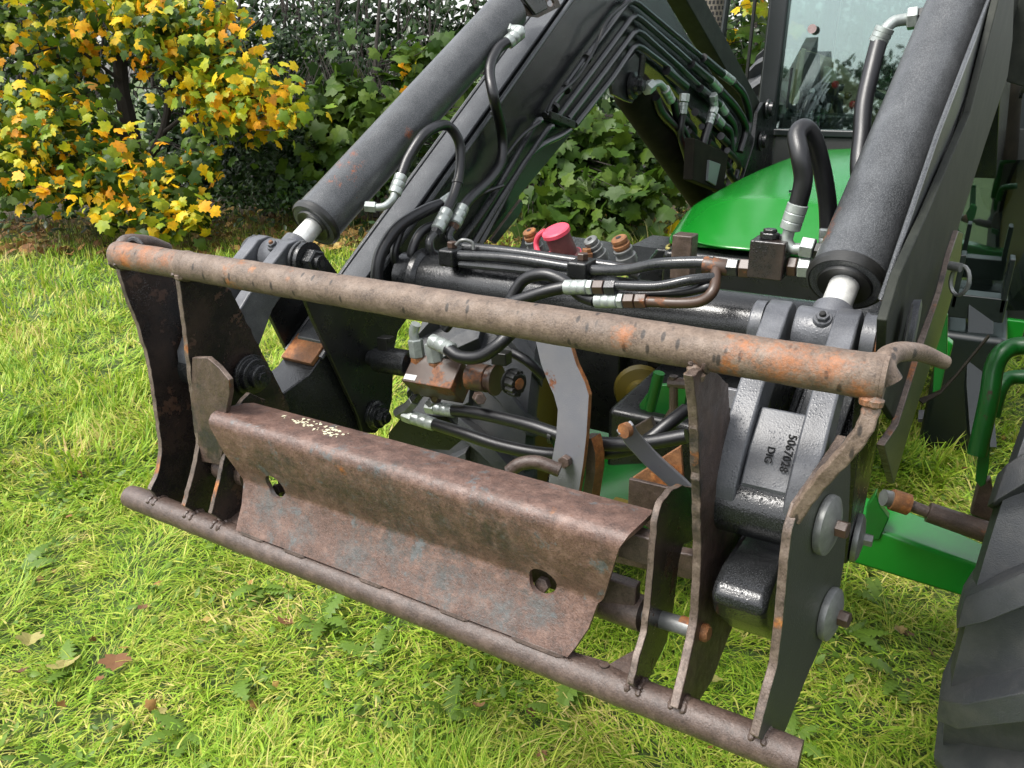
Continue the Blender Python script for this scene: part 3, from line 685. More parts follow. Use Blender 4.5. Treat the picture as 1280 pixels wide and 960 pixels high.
for i in range(9):
    x = 845 + i * 8; y = 128 + i * 4 + (i % 3) * 14
    hose(LD, L([(x, y, -.50 + .01 * i), (x + 14, y + 18), (x + 10, y + 44), (x + 22, y + 62)], u=-.50), .013 + .003 * (i % 2))
# coupler box behind
bx = [at(*p, u=-.38) for p in [(862, 172), (905, 192), (898, 240), (860, 225)]]
G().slab(bx, (.04, 0, 0)).build('coupler_box', 'ramdark', LD, bevel=.004)
bx = [at(*p, u=-.36) for p in [(884, 200), (898, 205), (892, 232), (882, 226)]]
G().slab(bx, (.02, 0, 0)).build('box_plate', 'greyflat', LD, bevel=.002)
bx = [at(*p, u=-.40) for p in [(861, 176), (866, 178), (867, 192), (862, 190)]]
G().slab(bx, (.02, 0, 0)).build('red_tag', 'red', LD)
# clamp at the lower end, pipes below it
for p in PIPES:
    c_ = at(p[0][0], p[0][1], u=-.465)
G().box(at(699, 150, u=-.47), (XA, at(722, 160, u=-.47) - at(678, 142, u=-.47), ZA), (.016, .075, .012)).build('pipe_clamp', 'blackclean', LD, bevel=.004)
for k, pp in enumerate(([(676, 150), (668, 156), (640, 205), (605, 262), (573, 305)], [(690, 158), (684, 162), (655, 205), (622, 255), (590, 308)], [(712, 162), (700, 170), (672, 185), (648, 215), (600, 305)])):
    G().tube(L(pp, u=-.465), .0095, 10, smooth_path=4).build('steel_pipe', 'pipe', LD)
for pp in ([(684, 140), (694, 122), (722, 96), (745, 58), (760, 25), (788, 0)], [(676, 152), (652, 170), (628, 200)], [(629, 232), (607, 240), (580, 254)]):
    G().tube(L(pp, u=-.448), .0045, 6, smooth_path=5).build('cable', 'rubber', LD)
for p in ((733, 74), (707, 112), (692, 136)): 
    c_ = at(*p, u=-.462); G().rev(c_, at(p[0] + 12, p[1] - 15, u=-.462) - c_, [(0, .016), (.012, .016)], 12).build('cable_tie', 'seal', LD)
# gusset under arm at the pipes
o = [at(*p, u=-.505) for p in [(700, 168), (676, 190), (656, 215), (645, 255), (605, 303), (560, 300), (600, 220), (690, 130)]]
G().slab(o, (.01, 0, 0)).build('gusset', 'black', LD, bevel=.002)
o = [at(*p, u=-.47) for p in [(650, 249), (640, 262), (612, 300), (618, 305), (648, 268), (652, 255)]]
G().slab(o, (.01, 0, 0), 0, 1).build('gusset_edge', ['black', 'scrape'], LD, bevel=.001)

tie(LD, at(572, 228, u=-.425), at(570, 240, u=-.42) - at(574, 215, u=-.43), .0145)
tie(LD, at(620, 140, u=-.458), at(623, 155, u=-.457) - at(618, 125, u=-.46), .0155)
tie(LD, HY([(690, 545, 1.253)])[0] if 'HY' in globals() else at(690, 545, y=1.253), XA, .0162)
# big hoses at the left arm ----------------------------------------
y = 1.36
def HY(pts): return [at(p[0], p[1], y=p[2]) for p in pts]
# port elbow + hose to clamp
nut(LD, at(456, 258, d=1.72), at(470, 259, d=1.72), .013)
G().tube([at(466, 259, d=1.72), at(480, 258, d=1.72), at(490, 250, d=1.73), at(494, 240, d=1.74)], .0085, 12, smooth_path=6).build('elbow', 'zinc', LD)
fitting(LD, at(493, 243, d=1.74), at(502, 219, d=1.75), .0150)
hose(LD, [at(501, 222, d=1.75), at(512, 195, d=1.76), at(533, 166, d=1.78), at(558, 157, u=-.45), at(574, 178, u=-.44), at(575, 212, u=-.43), at(568, 242, u=-.42), at(556, 268, u=-.41)], .0125)
fitting(LD, at(559, 263, u=-.41), at(546, 288, u=-.405), .0165)
nut(LD, at(547, 286, u=-.405), at(543, 293, u=-.405), .014, 'pipe')
G().tube([at(544, 291, u=-.405), at(537, 302, u=-.40), at(541, 316, u=-.395), at(556, 319, u=-.385), at(566, 319, u=-.375)], .0105, 12, smooth_path=6).build('elbow', 'pipe', LD)
# second
nut(LD, at(630, 40, d=2.03), at(641, 37, d=2.02), .016)
G().tube([at(640, 37, d=2.02), at(651, 38, d=2.01), at(648, 46, d=2.0)], .012, 10, smooth_path=5).build('elbow', 'zinc', LD)
fitting(LD, at(651, 40, d=2.0), at(634, 54, d=1.99), .0175)
hose(LD, [at(637, 51, d=1.99), at(622, 62, d=1.97), at(612, 88, d=1.94), at(618, 125, d=1.93), at(627, 165, u=-.455), at(627, 200, u=-.45), at(612, 225, u=-.44), at(588, 248, u=-.42), at(575, 265, u=-.41)], .0135)
fitting(LD, at(579, 258, u=-.405), at(568, 281, u=-.40), .0165)
nut(LD, at(569, 279, u=-.40), at(565, 287, u=-.40), .014, 'brass')
G().tube([at(566, 284, u=-.40), at(561, 296, u=-.395), at(568, 306, u=-.385), at(580, 309, u=-.375)], .0105, 12, smooth_path=6).build('elbow', 'pipe', LD)
# loops down behind the top tube
hose(LD, [at(556, 254, u=-.44), at(530, 264, u=-.45), at(498, 284, u=-.46), at(477, 315, u=-.465), at(471, 345, u=-.465), at(474, 375, u=-.46)], .0145)
fitting(LD, at(566, 247, u=-.435), at(552, 257, u=-.44), .0165)
hose(LD, [at(548, 280, u=-.43), at(527, 290, u=-.435), at(515, 315, u=-.44), at(518, 340, u=-.44), at(528, 366, u=-.43)], .0115)
hose(LD, [at(534, 315, u=-.43), at(529, 335, u=-.43), at(532, 365, u=-.43)], .004)
fitting(LD, at(526, 363, u=-.43), at(531, 376, u=-.43), .0135)
hose(LD, [at(500, 290, u=-.47), at(493, 320, u=-.47), at(505, 350, u=-.47), at(520, 372, u=-.46)], .010)
# pipes along the torque tube --------------------------------------
pA = [(566, 319, 1.40), (640, 323, 1.40), (718, 335, 1.40), (745, 338, 1.40), (785, 337, 1.39), (822, 330, 1.38), (868, 328, 1.38), (892, 329, 1.38)]
G().tube(HY(pA), .0115, 12, smooth_path=5).build('steel_pipe', 'pipe', LD)
pB = [(580, 309, 1.43), (640, 315, 1.43), (730, 328, 1.43), (780, 336, 1.43), (800, 345, 1.43)]
G().tube(HY(pB), .0115, 12, smooth_path=5).build('steel_pipe', 'pipe', LD)
pC = [(575, 330, 1.395), (640, 336, 1.395), (720, 345, 1.395)]
G().tube(HY(pC), .008, 10, smooth_path=3).build('steel_pipe', 'pipe', LD)
for px, py, w_ in ((566, 320, .020), (728, 336, .022)):
    c_ = at(px, py, y=1.405)
    o = G().box(c_, (XA, YA, ZA), (w_, .030, .019)).build('pipe_clamp', 'blackclean', LD, bevel=.006, seg=3)
    G().hexa(c_ + ZA * .019, c_ + ZA * .032, .012).build('clamp_bolt', 'brass', o)
G().tube(HY([(570, 306, 1.40), (578, 300, 1.40), (590, 303, 1.41), (592, 312, 1.41)]), .004, 8, smooth_path=4).build('wire_clip', 'zincdull', LD)
# right group: two hose-to-pipe unions and the T block
def union(px, py, y_, k=1., pipe='pipe'):
    P = lambda a, b=0: at(px + a, py + b, y=y_)
    fitting(LD, P(0, 0), P(29 * k, 0), .0145)
    nut(LD, P(29 * k), P(36 * k), .0155)
    nut(LD, P(37 * k), P(50 * k), .0150, 'brass'); nut(LD, P(51 * k), P(65 * k), .0150, 'brass' if pipe != 'pipe' else 'pipe')
union(706, 359, 1.32); union(744, 376, 1.32, pipe='b')
G().tube(HY([(770, 357, 1.32), (820, 358, 1.32), (862, 350, 1.33), (892, 347, 1.35)]), .0095, 12, smooth_path=6).build('steel_pipe', 'pipe', LD)
G().tube(HY([(808, 377, 1.32), (850, 379, 1.32), (877, 376, 1.32), (892, 362, 1.33), (895, 338, 1.37)]), .0100, 12, smooth_path=6).build('steel_pipe', 'brass', LD)
hose(LD, HY([(706, 359, 1.32), (680, 365, 1.31), (640, 378, 1.30), (600, 388, 1.30), (570, 395, 1.30), (556, 410, 1.30)]), .0125)
hose(LD, HY([(744, 376, 1.32), (726, 369, 1.33), (705, 352, 1.33), (680, 343, 1.33), (655, 350, 1.33), (640, 372, 1.32), (632, 392, 1.31)]), .0125)
hose(LD, HY([(893, 356, 1.35), (880, 360, 1.34), (850, 366, 1.345), (800, 368, 1.35)]), .009)
P = lambda a, b: at(a, b, y=1.38)
G().rev(P(880, 331), P(910, 335) - P(880, 331), [(0, .016), (.045, .016), (.048, .014)], 16).build('pipe_tee', 'brass', LD)
nut(LD, P(909, 334), P(924, 335), .0175, 'pipe'); nut(LD, P(925, 335), P(940, 336), .0185, 'brass')
bc = P(962, 322)
o = G().box(bc, (XA + YA * -.02, YA, ZA), (.0300, .028, .033)).build('valve_block', 'greyflat', LD, bevel=.003)
o.data.materials[0] = M['platedark']
G().hexa(bc + Vector((-.004, 0, .033)), bc + Vector((-.004, 0, .044)), .017).hexa(bc + Vector((-.004, 0, .044)), bc + Vector((-.004, 0, .050)), .012).hexa(bc + Vector((.02, .004, .033)), bc + Vector((.02, .004, .041)), .011).build('plug', 'black', o, bevel=.001)
nut(LD, P(985, 333), P(997, 334), .0180, 'brass'); nut(LD, P(998, 334), P(1014, 335), .0190, 'zinc')
nut(LD, P(1001, 308), P(1018, 311), .0190, 'zinc')
nut(LD, P(1018, 313), P(1032, 316), .0155, 'seal')
G().tube([P(1000, 311), P(990, 310), P(984, 301), P(986, 290), P(988, 284)], .0100, 12, smooth_path=6).build('elbow', 'zinc', LD)
fitting(LD, P(987, 287), P(998, 254), .0175)
hose(LD, [P(997, 258), P(1004, 225), P(1000, 195), at(996, 170, y=1.40), at(1005, 160, y=1.42), at(1016, 172, y=1.44), at(1026, 205, y=1.46), at(1034, 250, y=1.47), at(1036, 290, y=1.47)], .0155)
fitting(LD, at(1034, 318, y=1.46), at(1036, 285, y=1.46), .016)
# upper hose from the right ram's far port
a = at(1148, 22, y=2.05); b = at(1134, 24, y=2.05); nut(LD, a, at(1160, 20, y=2.05), .020, 'seal'); nut(LD, b, a, .024)
G().tube([b, at(1118, 27, y=2.04), at(1108, 35, y=2.03), at(1104, 42, y=2.03)], .0125, 12, smooth_path=6).build('elbow', 'zinc', LD)
fitting(LD, at(1107, 34, y=2.03), at(1097, 54, y=2.03), .0205)
hose(LD, [at(1099, 50, y=2.03), at(1090, 85, y=2.0), at(1080, 130, y=1.95), at(1077, 170, y=1.9), at(1074, 215, y=1.85), at(1085, 280, y=1.8)], .0185)
# quick couplers on their plate --------------------------------------
o = [at(655, 288, y=1.66), at(640, 318, y=1.50), at(700, 325, y=1.50), at(806, 338, y=1.50), at(822, 318, y=1.66)]
zc = at(700, 315, y=1.56).z; o = [Vector((q.x, q.y, zc)) for q in o]
cpz = [at(*p, z=zc) for p in [(648, 318), (656, 290), (822, 314), (806, 335)]]
CP = G().slab(cpz, (0, 0, .012)).build('coupler_plate', 'black', LD, bevel=.002)
def coupler(px, py, tx, ty, m1, m2, k=1.):
    b_ = at(px, py, z=zc + .005); d = (b_ - Vector(C)).dot(Vector(R.T[2])); t_ = at(tx, ty, d=d - .03); dv = t_ - b_; l = dv.length
    g = G().rev(b_, dv, [(0, .020 * k), (l * .1, .020 * k), (l * .12, .023 * k), (l * .32, .023 * k), (l * .34, .019 * k), (l * .5, .019 * k), (l * .52, .0215 * k), (l * .58, .0215 * k), (l * .60, .018 * k)], 20, 0)
    g.rev(b_ + dv * .60, dv, [(0, .0165 * k), (l * .06, .0165 * k), (l * .07, .0195 * k), (l * .16, .0195 * k), (l * .18, .0160 * k), (l * .24, .0160 * k), (l * .26, .0180 * k), (l * .36, .0180 * k), (l * .4, .015 * k)], 20, 1)
    g.rev(b_ + dv * 1.0, dv, [(0, .006 * k), (.001, .006 * k)], 12, 2)
    return g.build('quick_coupler', [m1, m2, 'darkhole'], CP, auto=30)
coupler(672, 316, 661, 288, 'zincdull', 'rustorange', .85); coupler(752, 325, 737, 299, 'zincdull', 'zincdull', .85); coupler(786, 330, 773, 297, 'zincdull', 'rustorange', .95)
b_ = at(708, 322, z=zc + .005); t_ = at(696, 292, d=(b_ - Vector(C)).dot(Vector(R.T[2])) - .03); dv = t_ - b_
g = G().rev(b_, dv, [(0, .034), (.006, .034), (.008, .028), (dv.length, .027)], 28).build('dust_cap_body', 'pinkdirty', CP)
G().rev(b_ - dv.normalized() * .001, dv, [(0, .036), (.006, .036)], 28).build('cap_ring', 'pink', g)
G().rev(t_, dv, [(0, .031), (.008, .031), (.011, .028)], 28).build('dust_cap_lid', 'pink', g)
G().tube([t_ + Vector((-.028, 0, .004)), t_ + Vector((-.045, 0, -.01)), t_ + Vector((-.05, 0, -.03)), t_ + Vector((-.035, -.005, -.05)), b_ + Vector((-.02, -.01, .012))], .006, 10, smooth_path=6).build('cap_strap', 'pink', g)
c_ = at(733, 326, y=1.47); G().hexa(c_, c_ + ZA * .018, .014).hexa(c_ + ZA * .018, c_ + ZA * .026, .010).build('plate_bolt', 'rustorange', CP)
# third-service valve under the cross tube ---------------------------
VY = 1.30
def V(px, py, y_=VY): return at(px, py, y=y_)
axv = (V(592, 466) - V(500, 452)).normalized()
pb = (V(515, 463) + V(590, 480)) / 2
upv = (ZA - axv * axv.z).normalized(); bk = axv.cross(upv)
VB = G().box(V(548, 473), (axv, (upv * .75 - YA * .65), (upv * .65 + YA * .75)), (.066, .034, .036)).build('valve_body', 'brass', LD, bevel=.003)
G().rev(V(462, 447), axv, [(0, .016), (.004, .020), (.018, .020), (.020, .026), (.026, .031), (.115, .031), (.118, .028)], 26).build('solenoid', 'black', VB)
G().box(V(482, 432), (axv, ZA, YA), (.014, .022, .013)).box(V(486, 424), (axv, ZA, YA), (.010, .006, .010)).build('connector', 'seal', VB, bevel=.002)
G().rev(V(588, 470), axv, [(0, .030), (.045, .030), (.047, .026), (.06, .026), (.062, .034), (.068, .034)], 26).build('spool_housing', 'brass', VB)
c_ = V(640, 477); ax2 = (axv - YA * .35).normalized()
g = G()
for k in range(10):
    a = k * math.pi / 5; u_ = upv * math.cos(a) + axv.cross(upv) * math.sin(a); g.rev(c_ + u_ * .023, ax2, [(0, .0065), (.020, .0065), (.022, .005)], 8)
g.rev(c_, ax2, [(-.004, .028), (.0, .028), (.002, .023), (.020, .023), (.023, .020)], 26)
kb = g.build('adjuster_knob', 'seal', VB); G().rev(c_ + ax2 * .0225, ax2, [(0, .013), (.002, .012)], 20).build('knob_insert', 'rustorange', kb)
G().box(V(627, 447), (axv, ZA, YA), (.018, .014, .014)).build('connector', 'seal', VB, bevel=.003)
G().hexa(V(597, 496, 1.27), V(601, 499, 1.25), .013).build('plug', 'rustdark', VB, bevel=.001)
_a2 = (upv * .75 - YA * .65).normalized(); _a3 = (upv * .65 + YA * .75).normalized()
st = G().box(V(548, 473) + _a2 * .0345 - axv * .046 - _a3 * .024, (axv, _a3, _a2), (.0155, .0065, .001)).build('sticker', 'white', VB)
for (px, py, tx, ty, r_) in ((522, 446, 519, 424, .0175), (545, 452, 540, 428, .0185)):
    a = V(px, py); b = V(tx, ty); nut(VB, a - (b - a) * .4, a, r_ * .95, 'rustorange'); nut(VB, a, b, r_, 'zinc')
G().tube([V(519, 428), V(517, 415), V(520, 405)], .011, 12, smooth_path=5).build('elbow', 'zinc', VB)
fitting(VB, V(540, 426, 1.28), V(566, 438, 1.26), .0165)
hose(LD, HY([(560, 436, 1.26), (575, 446, 1.25), (600, 446, 1.25), (622, 432, 1.26), (640, 415, 1.28), (660, 400, 1.29)]), .0140)
hose(LD, HY([(640, 440, 1.36), (660, 452, 1.36), (680, 470, 1.38)]), .011)
for (a, b, c2, m1) in (((532, 482), (518, 500), (508, 512), 'pipe'), ((548, 490), (544, 500), (538, 508), 'brass')):
    nut(VB, V(*a), V(*b), .0135, m1); nut(VB, V(*b), V(*c2), .0150, 'zincdull')
nut(VB, V(512, 508), V(497, 517), .0150, 'zincdull')
nut(VB, V(505, 518), V(517, 523), .0165, 'zinc'); fitting(VB, V(516, 522), V(544, 531), .0160)
nut(VB, V(534, 508), V(545, 510), .0165, 'zinc'); fitting(VB, V(545, 510), V(568, 514), .0155)
hose(LD, HY([(566, 513, 1.30), (600, 517, 1.28), (660, 531, 1.26), (710, 547, 1.25), (760, 555, 1.24), (810, 553, 1.24), (858, 545, 1.25)]), .0140)
hose(LD, HY([(542, 530, 1.30), (580, 542, 1.28), (630, 558, 1.27), (690, 568, 1.27), (760, 565, 1.27), (800, 556, 1.30), (835, 530, 1.34), (858, 512, 1.38)]), .0140)
hose(LD, HY([(636, 590, 1.10), (650, 580, 1.11), (672, 578, 1.12), (700, 588, 1.13)]), .013, 'bent_pipe', 'rustdark')
o = [V(*p, 1.33) for p in [(505, 518), (487, 540), (486, 550), (535, 560), (562, 562), (582, 546), (560, 520)]]
G().slab(o, (0, .006, .002)).build('guard_plate', 'blackclean', LD, bevel=.001)
o = [V(*p, 1.36) for p in [(535, 490), (575, 500), (620, 500), (600, 530), (560, 560), (520, 545)]]
# cranked flat bar hanging in the middle
def flatbar(pts, w0, th, name, m_, par, face):
    # pts: list of (px, py, y, halfwidth px)
    vs = []; fs = []
    for (px, py, y_, hw) in pts:
        a = at(px - hw, py, y=y_); b = at(px + hw, py, y=y_); t2 = Vector(face) * th
        vs += [a, b, b + t2, a + t2]
    n = len(pts)
    for i in range(n - 1):
        for k in range(4): fs.append([i * 4 + k, i * 4 + (k + 1) % 4, i * 4 + 4 + (k + 1) % 4, i * 4 + 4 + k])
    fs += [[0, 1, 2, 3], [4 * n - 1, 4 * n - 2, 4 * n - 3, 4 * n - 4]]
    g_ = G(); g_.add(vs, fs); g_.m = [1 if (i % 4) in (1, 3) else 0 for i in range(len(fs))]
    return g_.build(name, [m_, 'rustorange'], par, bevel=.001, auto=20)
fb = flatbar([(690, 425, 1.18, 21), (698, 455, 1.18, 22), (708, 478, 1.18, 23), (714, 494, 1.178, 22), (716, 512, 1.176, 19), (714, 545, 1.17, 19), (709, 580, 1.165, 20), (702, 625, 1.16, 20)], 0, .010, 'cranked_bar', 'greyflat', LD, (.2, 1, 0))
c_ = at(707, 577, y=1.158); G().hexa(c_ + YA * .006, c_ - YA * .010 + ZA * .002, .0125, phase=.3).build('bolt_head', 'rustdark', fb, bevel=.001)
flatbar([(733, 548, 1.20, 6), (738, 566, 1.20, 6), (738, 590, 1.2, 6), (732, 630, 1.2, 6)], 0, .03, 'bar_flange', 'rustdark', LD, (.2, 1, 0))
# small flat stop bar
a = at(784, 538, y=1.05); 
def strip(pts, wv, th, name, m_, par):
    wv = Vector(wv); vs = []; fs = []; n = len(pts)
    for i, p in enumerate(pts):
        t = (pts[min(i + 1, n - 1)] - pts[max(i - 1, 0)]).normalized(); w2 = (wv - t * wv.dot(t)).normalized() * wv.length; nn = t.cross(w2).normalized() * th
        vs += [p + w2 + nn, p - w2 + nn, p - w2 - nn, p + w2 - nn]
    for i in range(n - 1):
        for k in range(4): fs.append([i * 4 + k, i * 4 + (k + 1) % 4, i * 4 + 4 + (k + 1) % 4, i * 4 + 4 + k])
    fs += [[0, 1, 2, 3], [4 * n - 1, 4 * n - 2, 4 * n - 3, 4 * n - 4]]
    return G().add(vs, fs).build(name, m_, par, bevel=.002)
strip([at(781, 534, y=1.02), at(790, 548, y=1.04), at(812, 572, y=1.07), at(850, 606, y=1.10), at(862, 618, y=1.11)], (-.006, -.002, -.012), .006, 'stop_bar', 'greyflat', LD)
a = at(781, 537, y=1.015); G().rev(a - YA * .006, YA + XA * .4, [(0, .012), (.01, .012)], 16).build('bar_tip', 'rustorange', LD)
# rusty channel behind the right end of the sheet
o = [at(*p, y=1.05) for p in [(787, 597), (852, 612), (852, 690), (785, 640)]]
G().slab(o, (0, .008, 0)).build('rusty_channel', 'rustdark', LD, bevel=.002)
o = [at(*p, y=1.12) for p in [(790, 597), (830, 570), (852, 556), (856, 615)]]
G().slab(o, (0, .008, 0)).build('rusty_gusset', 'rustorange', LD, bevel=.002)
o = [at(*p, y=1.30) for p in [(906, 484), (962, 494), (950, 516), (928, 516), (909, 508)]]
G().slab(o, (0, .010, 0)).build('round_tab', 'greyflat', LD, bevel=.002)
o = [at(*p, y=1.0) for p in [(775, 672), (870, 690), (930, 706), (930, 735), (870, 722), (770, 700)]]
G().slab(o, (0, .02, 0)).build('cross_bar', 'rustdark', LD, bevel=.003)
G().tube([at(842, 470, y=1.5), at(842, 512, y=1.5), at(826, 540, y=1.5), at(808, 556, y=1.5)], .010, 10).build('bracket_rod', 'rustdark', LD)
G().tube([at(836, 478, y=1.5), at(872, 480, y=1.5)], .012, 10).build('bracket_rod', 'rustdark', LD)
# flaked cream paint marks on the sheet's flange
g_ = G(); rr = random.Random(4)
for (x, n_) in ((-.93, 16), (-.905, 8), (-.87, 20), (-.85, 14), (-.96, 3), (-.83, 4)):
    for i in range(n_):
        k = rr.uniform(.0012, .0038); a0 = rr.uniform(0, 6); q = Vector((x + rr.gauss(0, .010), .855 + rr.gauss(0, .009), 0))
        if not .828 < q.y < .882: continue
        q.z = float(np.interp(q.y, [.817, .842, .870, .885], [.991, .989, .985, .982])) + .0092
        g_.slab([q + Vector((math.cos(a0 + j * 1.05) * k * rr.uniform(.5, 1.7), math.sin(a0 + j * 1.05) * k * rr.uniform(.4, 1.1), 0)) for j in range(6)], (0, 0, .0006))
tag(g_.build('paint_flakes', 'cream', CR), kind='stuff')


# ================================================================== TRACTOR
TR = thing('tractor', 'green farm tractor with black cab frame and yellow wheel rims standing behind the loader', 'tractor', (-.55, 3.2, 0))
# hood: loft of cross sections along y
def hood():
    secs = []
    for (y_, hw, zl, zs, hs_, zt) in ((2.50, .24, .986, .994, .235, 1.002), (2.52, .288, .982, 1.004, .275, 1.016), (2.56, .308, .978, 1.018, .285, 1.040), (2.80, .328, .972, 1.068, .290, 1.112), (2.84, .330, .970, 1.080, .292, 1.127), (2.90, .332, .968, 1.088, .293, 1.135), (3.4, .34, .96, 1.118, .298, 1.172), (3.9, .36, .96, 1.125, .31, 1.172), (4.45, .38, .95, 1.12, .33, 1.16)):
        row = [(-hw, zl), (-hw, zl + (zs - zl) * .5), (-hw + (hw - hs_) * .4, zs - .02), (-hs_, zs), (-hs_ + .02, zs + .012), (-hs_ * .6, zs + (zt - zs) * .72), (-hs_ * .25, zt - .004), (0, zt)]
        row = row + [(-a, b) for a, b in row[::-1][1:]]
        secs.append([W(u_, y_ + .0 + (.10 * (abs(u_) / .3) ** 2 if y_ < 2.6 else 0), z_) for u_, z_ in row])
    vs = [p for s_ in secs for p in s_]; k = len(secs[0])
    fs = [[j * k + i, j * k + i + 1, (j + 1) * k + i + 1, (j + 1) * k + i] for j in range(len(secs) - 1) for i in range(k - 1)]
    fs.append(list(range(k)))
    o = G().add(vs, fs, 0, True).build('hood', 'green', TR, auto=50)
    m_ = o.modifiers.new('sub', 'SUBSURF'); m_.levels = 2; m_.render_levels = 2
    return o
hd = hood()
q = at(990, 239, y=2.92); G().box(q, (XA, YA, ZA), (.010, .006, .003)).build('hood_clip', 'cabblack', TR)
# grille: body under hood and pale slats
g = G(); g.box(W(0, 3.3, .70), (XA, YA, ZA), (.27, .55, .22)).build('grille_housing', 'darkhole', TR)
for i in range(17):
    z_ = .970 - i * .016
    pts = [W(-.29, 2.64, z_), W(-.28, 2.58, z_), W(-.2, 2.545, z_), W(0, 2.53, z_), W(.2, 2.545, z_), W(.28, 2.58, z_), W(.29, 2.64, z_)]
    G().tube(pts, .0055, 6, smooth_path=2).build('grille_slat', 'grillecream', TR)
q = at(855, 320, y=2.2); G().box(q, (XA, YA, ZA), (.030, .03, .065)).build('grille_guard_post', 'rustdark', TR, bevel=.004)
G().box(W(0, 2.5, .60), (XA, YA, ZA), (.26, .10, .16)).build('front_frame', 'blackclean', TR, bevel=.01)
G().box(W(0, 2.35, .50), (XA, YA, ZA), (.20, .4, .12)).build('front_axle_support', 'blackclean', TR, bevel=.02)
G().box(W(.0, 2.3, .76), (XA, YA, ZA), (.33, .03, .035)).build('front_crossmember', 'blackclean', TR, bevel=.005)
# axle beam
def beam(pts, hw, hz, name, m_):
    vs = []; fs = []
    for p, a, b in zip(pts, hw, hz):
        vs += [p + YA * a + ZA * b, p - YA * a + ZA * b, p - YA * a - ZA * b, p + YA * a - ZA * b]
    for i in range(len(pts) - 1):
        for k in range(4): fs.append([i * 4 + k, i * 4 + (k + 1) % 4, i * 4 + 4 + (k + 1) % 4, i * 4 + 4 + k])
    n_ = len(pts); fs += [[0, 1, 2, 3], [4 * n_ - 1, 4 * n_ - 2, 4 * n_ - 3, 4 * n_ - 4]]
    return G().add(vs, fs).build(name, m_, TR, bevel=.012, seg=3)
ax = [at(700, 560, y=2.05), at(1000, 640, y=2.02), at(1096, 668, y=2.0), at(1160, 690, y=2.0), at(1225, 715, y=2.0), at(1262, 725, y=2.0)]
beam(ax, [.06, .07, .08, .075, .06, .07], [.07, .07, .060, .055, .05, .06], 'front_axle', 'green')
G().slab([at(*p, y=1.93) for p in [(1096, 612), (1101, 630), (1112, 645), (1100, 672), (1080, 672), (1084, 630)]], (0, .03, 0)).build('axle_web', 'greenold', TR, bevel=.004)
a = at(1104, 622, y=1.85); b = at(1114, 624, y=1.86); G().rev(a, b - a, [(0, .02), ((b - a).length, .02)], 16).build('ram_gland', 'zincdull', TR)
a = b; b = at(1136, 631, y=1.87); G().rev(a, b - a, [(0, .026), ((b - a).length, .026)], 16).build('gland_nut', 'rustorange', TR)
a = at(1136, 631, y=1.87); b = at(1160, 640, y=1.87); G().rev(a, b - a, [(0, .014), ((b - a).length, .014)], 12).build('tie_rod', 'rustdark', TR)
a = b; b = at(1236, 666, y=1.88); G().rev(a, b - a, [(0, .024), ((b - a).length, .026)], 16).build('tie_rod_sleeve', 'rustdark', TR)
# lower green casting seen in the middle and bits behind
def blob(name, c, r, m_):
    G().rev(c - ZA * r, ZA, [(0, r * .5), (r * .3, r * .9), (r, r), (r * 1.6, r * .8), (r * 2, r * .3)], 20).build(name, m_, TR)
G().rev(at(735, 640, y=1.95), at(850, 620, y=2.0) - at(735, 640, y=1.95), [(0, .13), (.1, .15), (.3, .14)], 28).build('axle_housing', 'greenold', TR)
G().box(at(795, 640, y=1.75), (XA, YA, ZA), (.07, .02, .02)).build('yellow_lug', 'yellow', TR, bevel=.004)
G().tube([at(824, 466, y=1.9), at(812, 512, y=1.9)], .016, 12).build('hinge_tube', 'greenold', TR)
o = [at(*p, y=2.0) for p in [(818, 480), (800, 505), (808, 530), (850, 540), (862, 480)]]
G().slab(o, (0, .02, 0)).build('side_bracket', 'greenold', TR, bevel=.003)
o = [at(*p, y=1.9) for p in [(772, 545), (815, 520), (822, 540), (800, 560)]]
G().slab(o, (0, .02, 0)).build('side_bracket', 'rustdark', TR, bevel=.003)
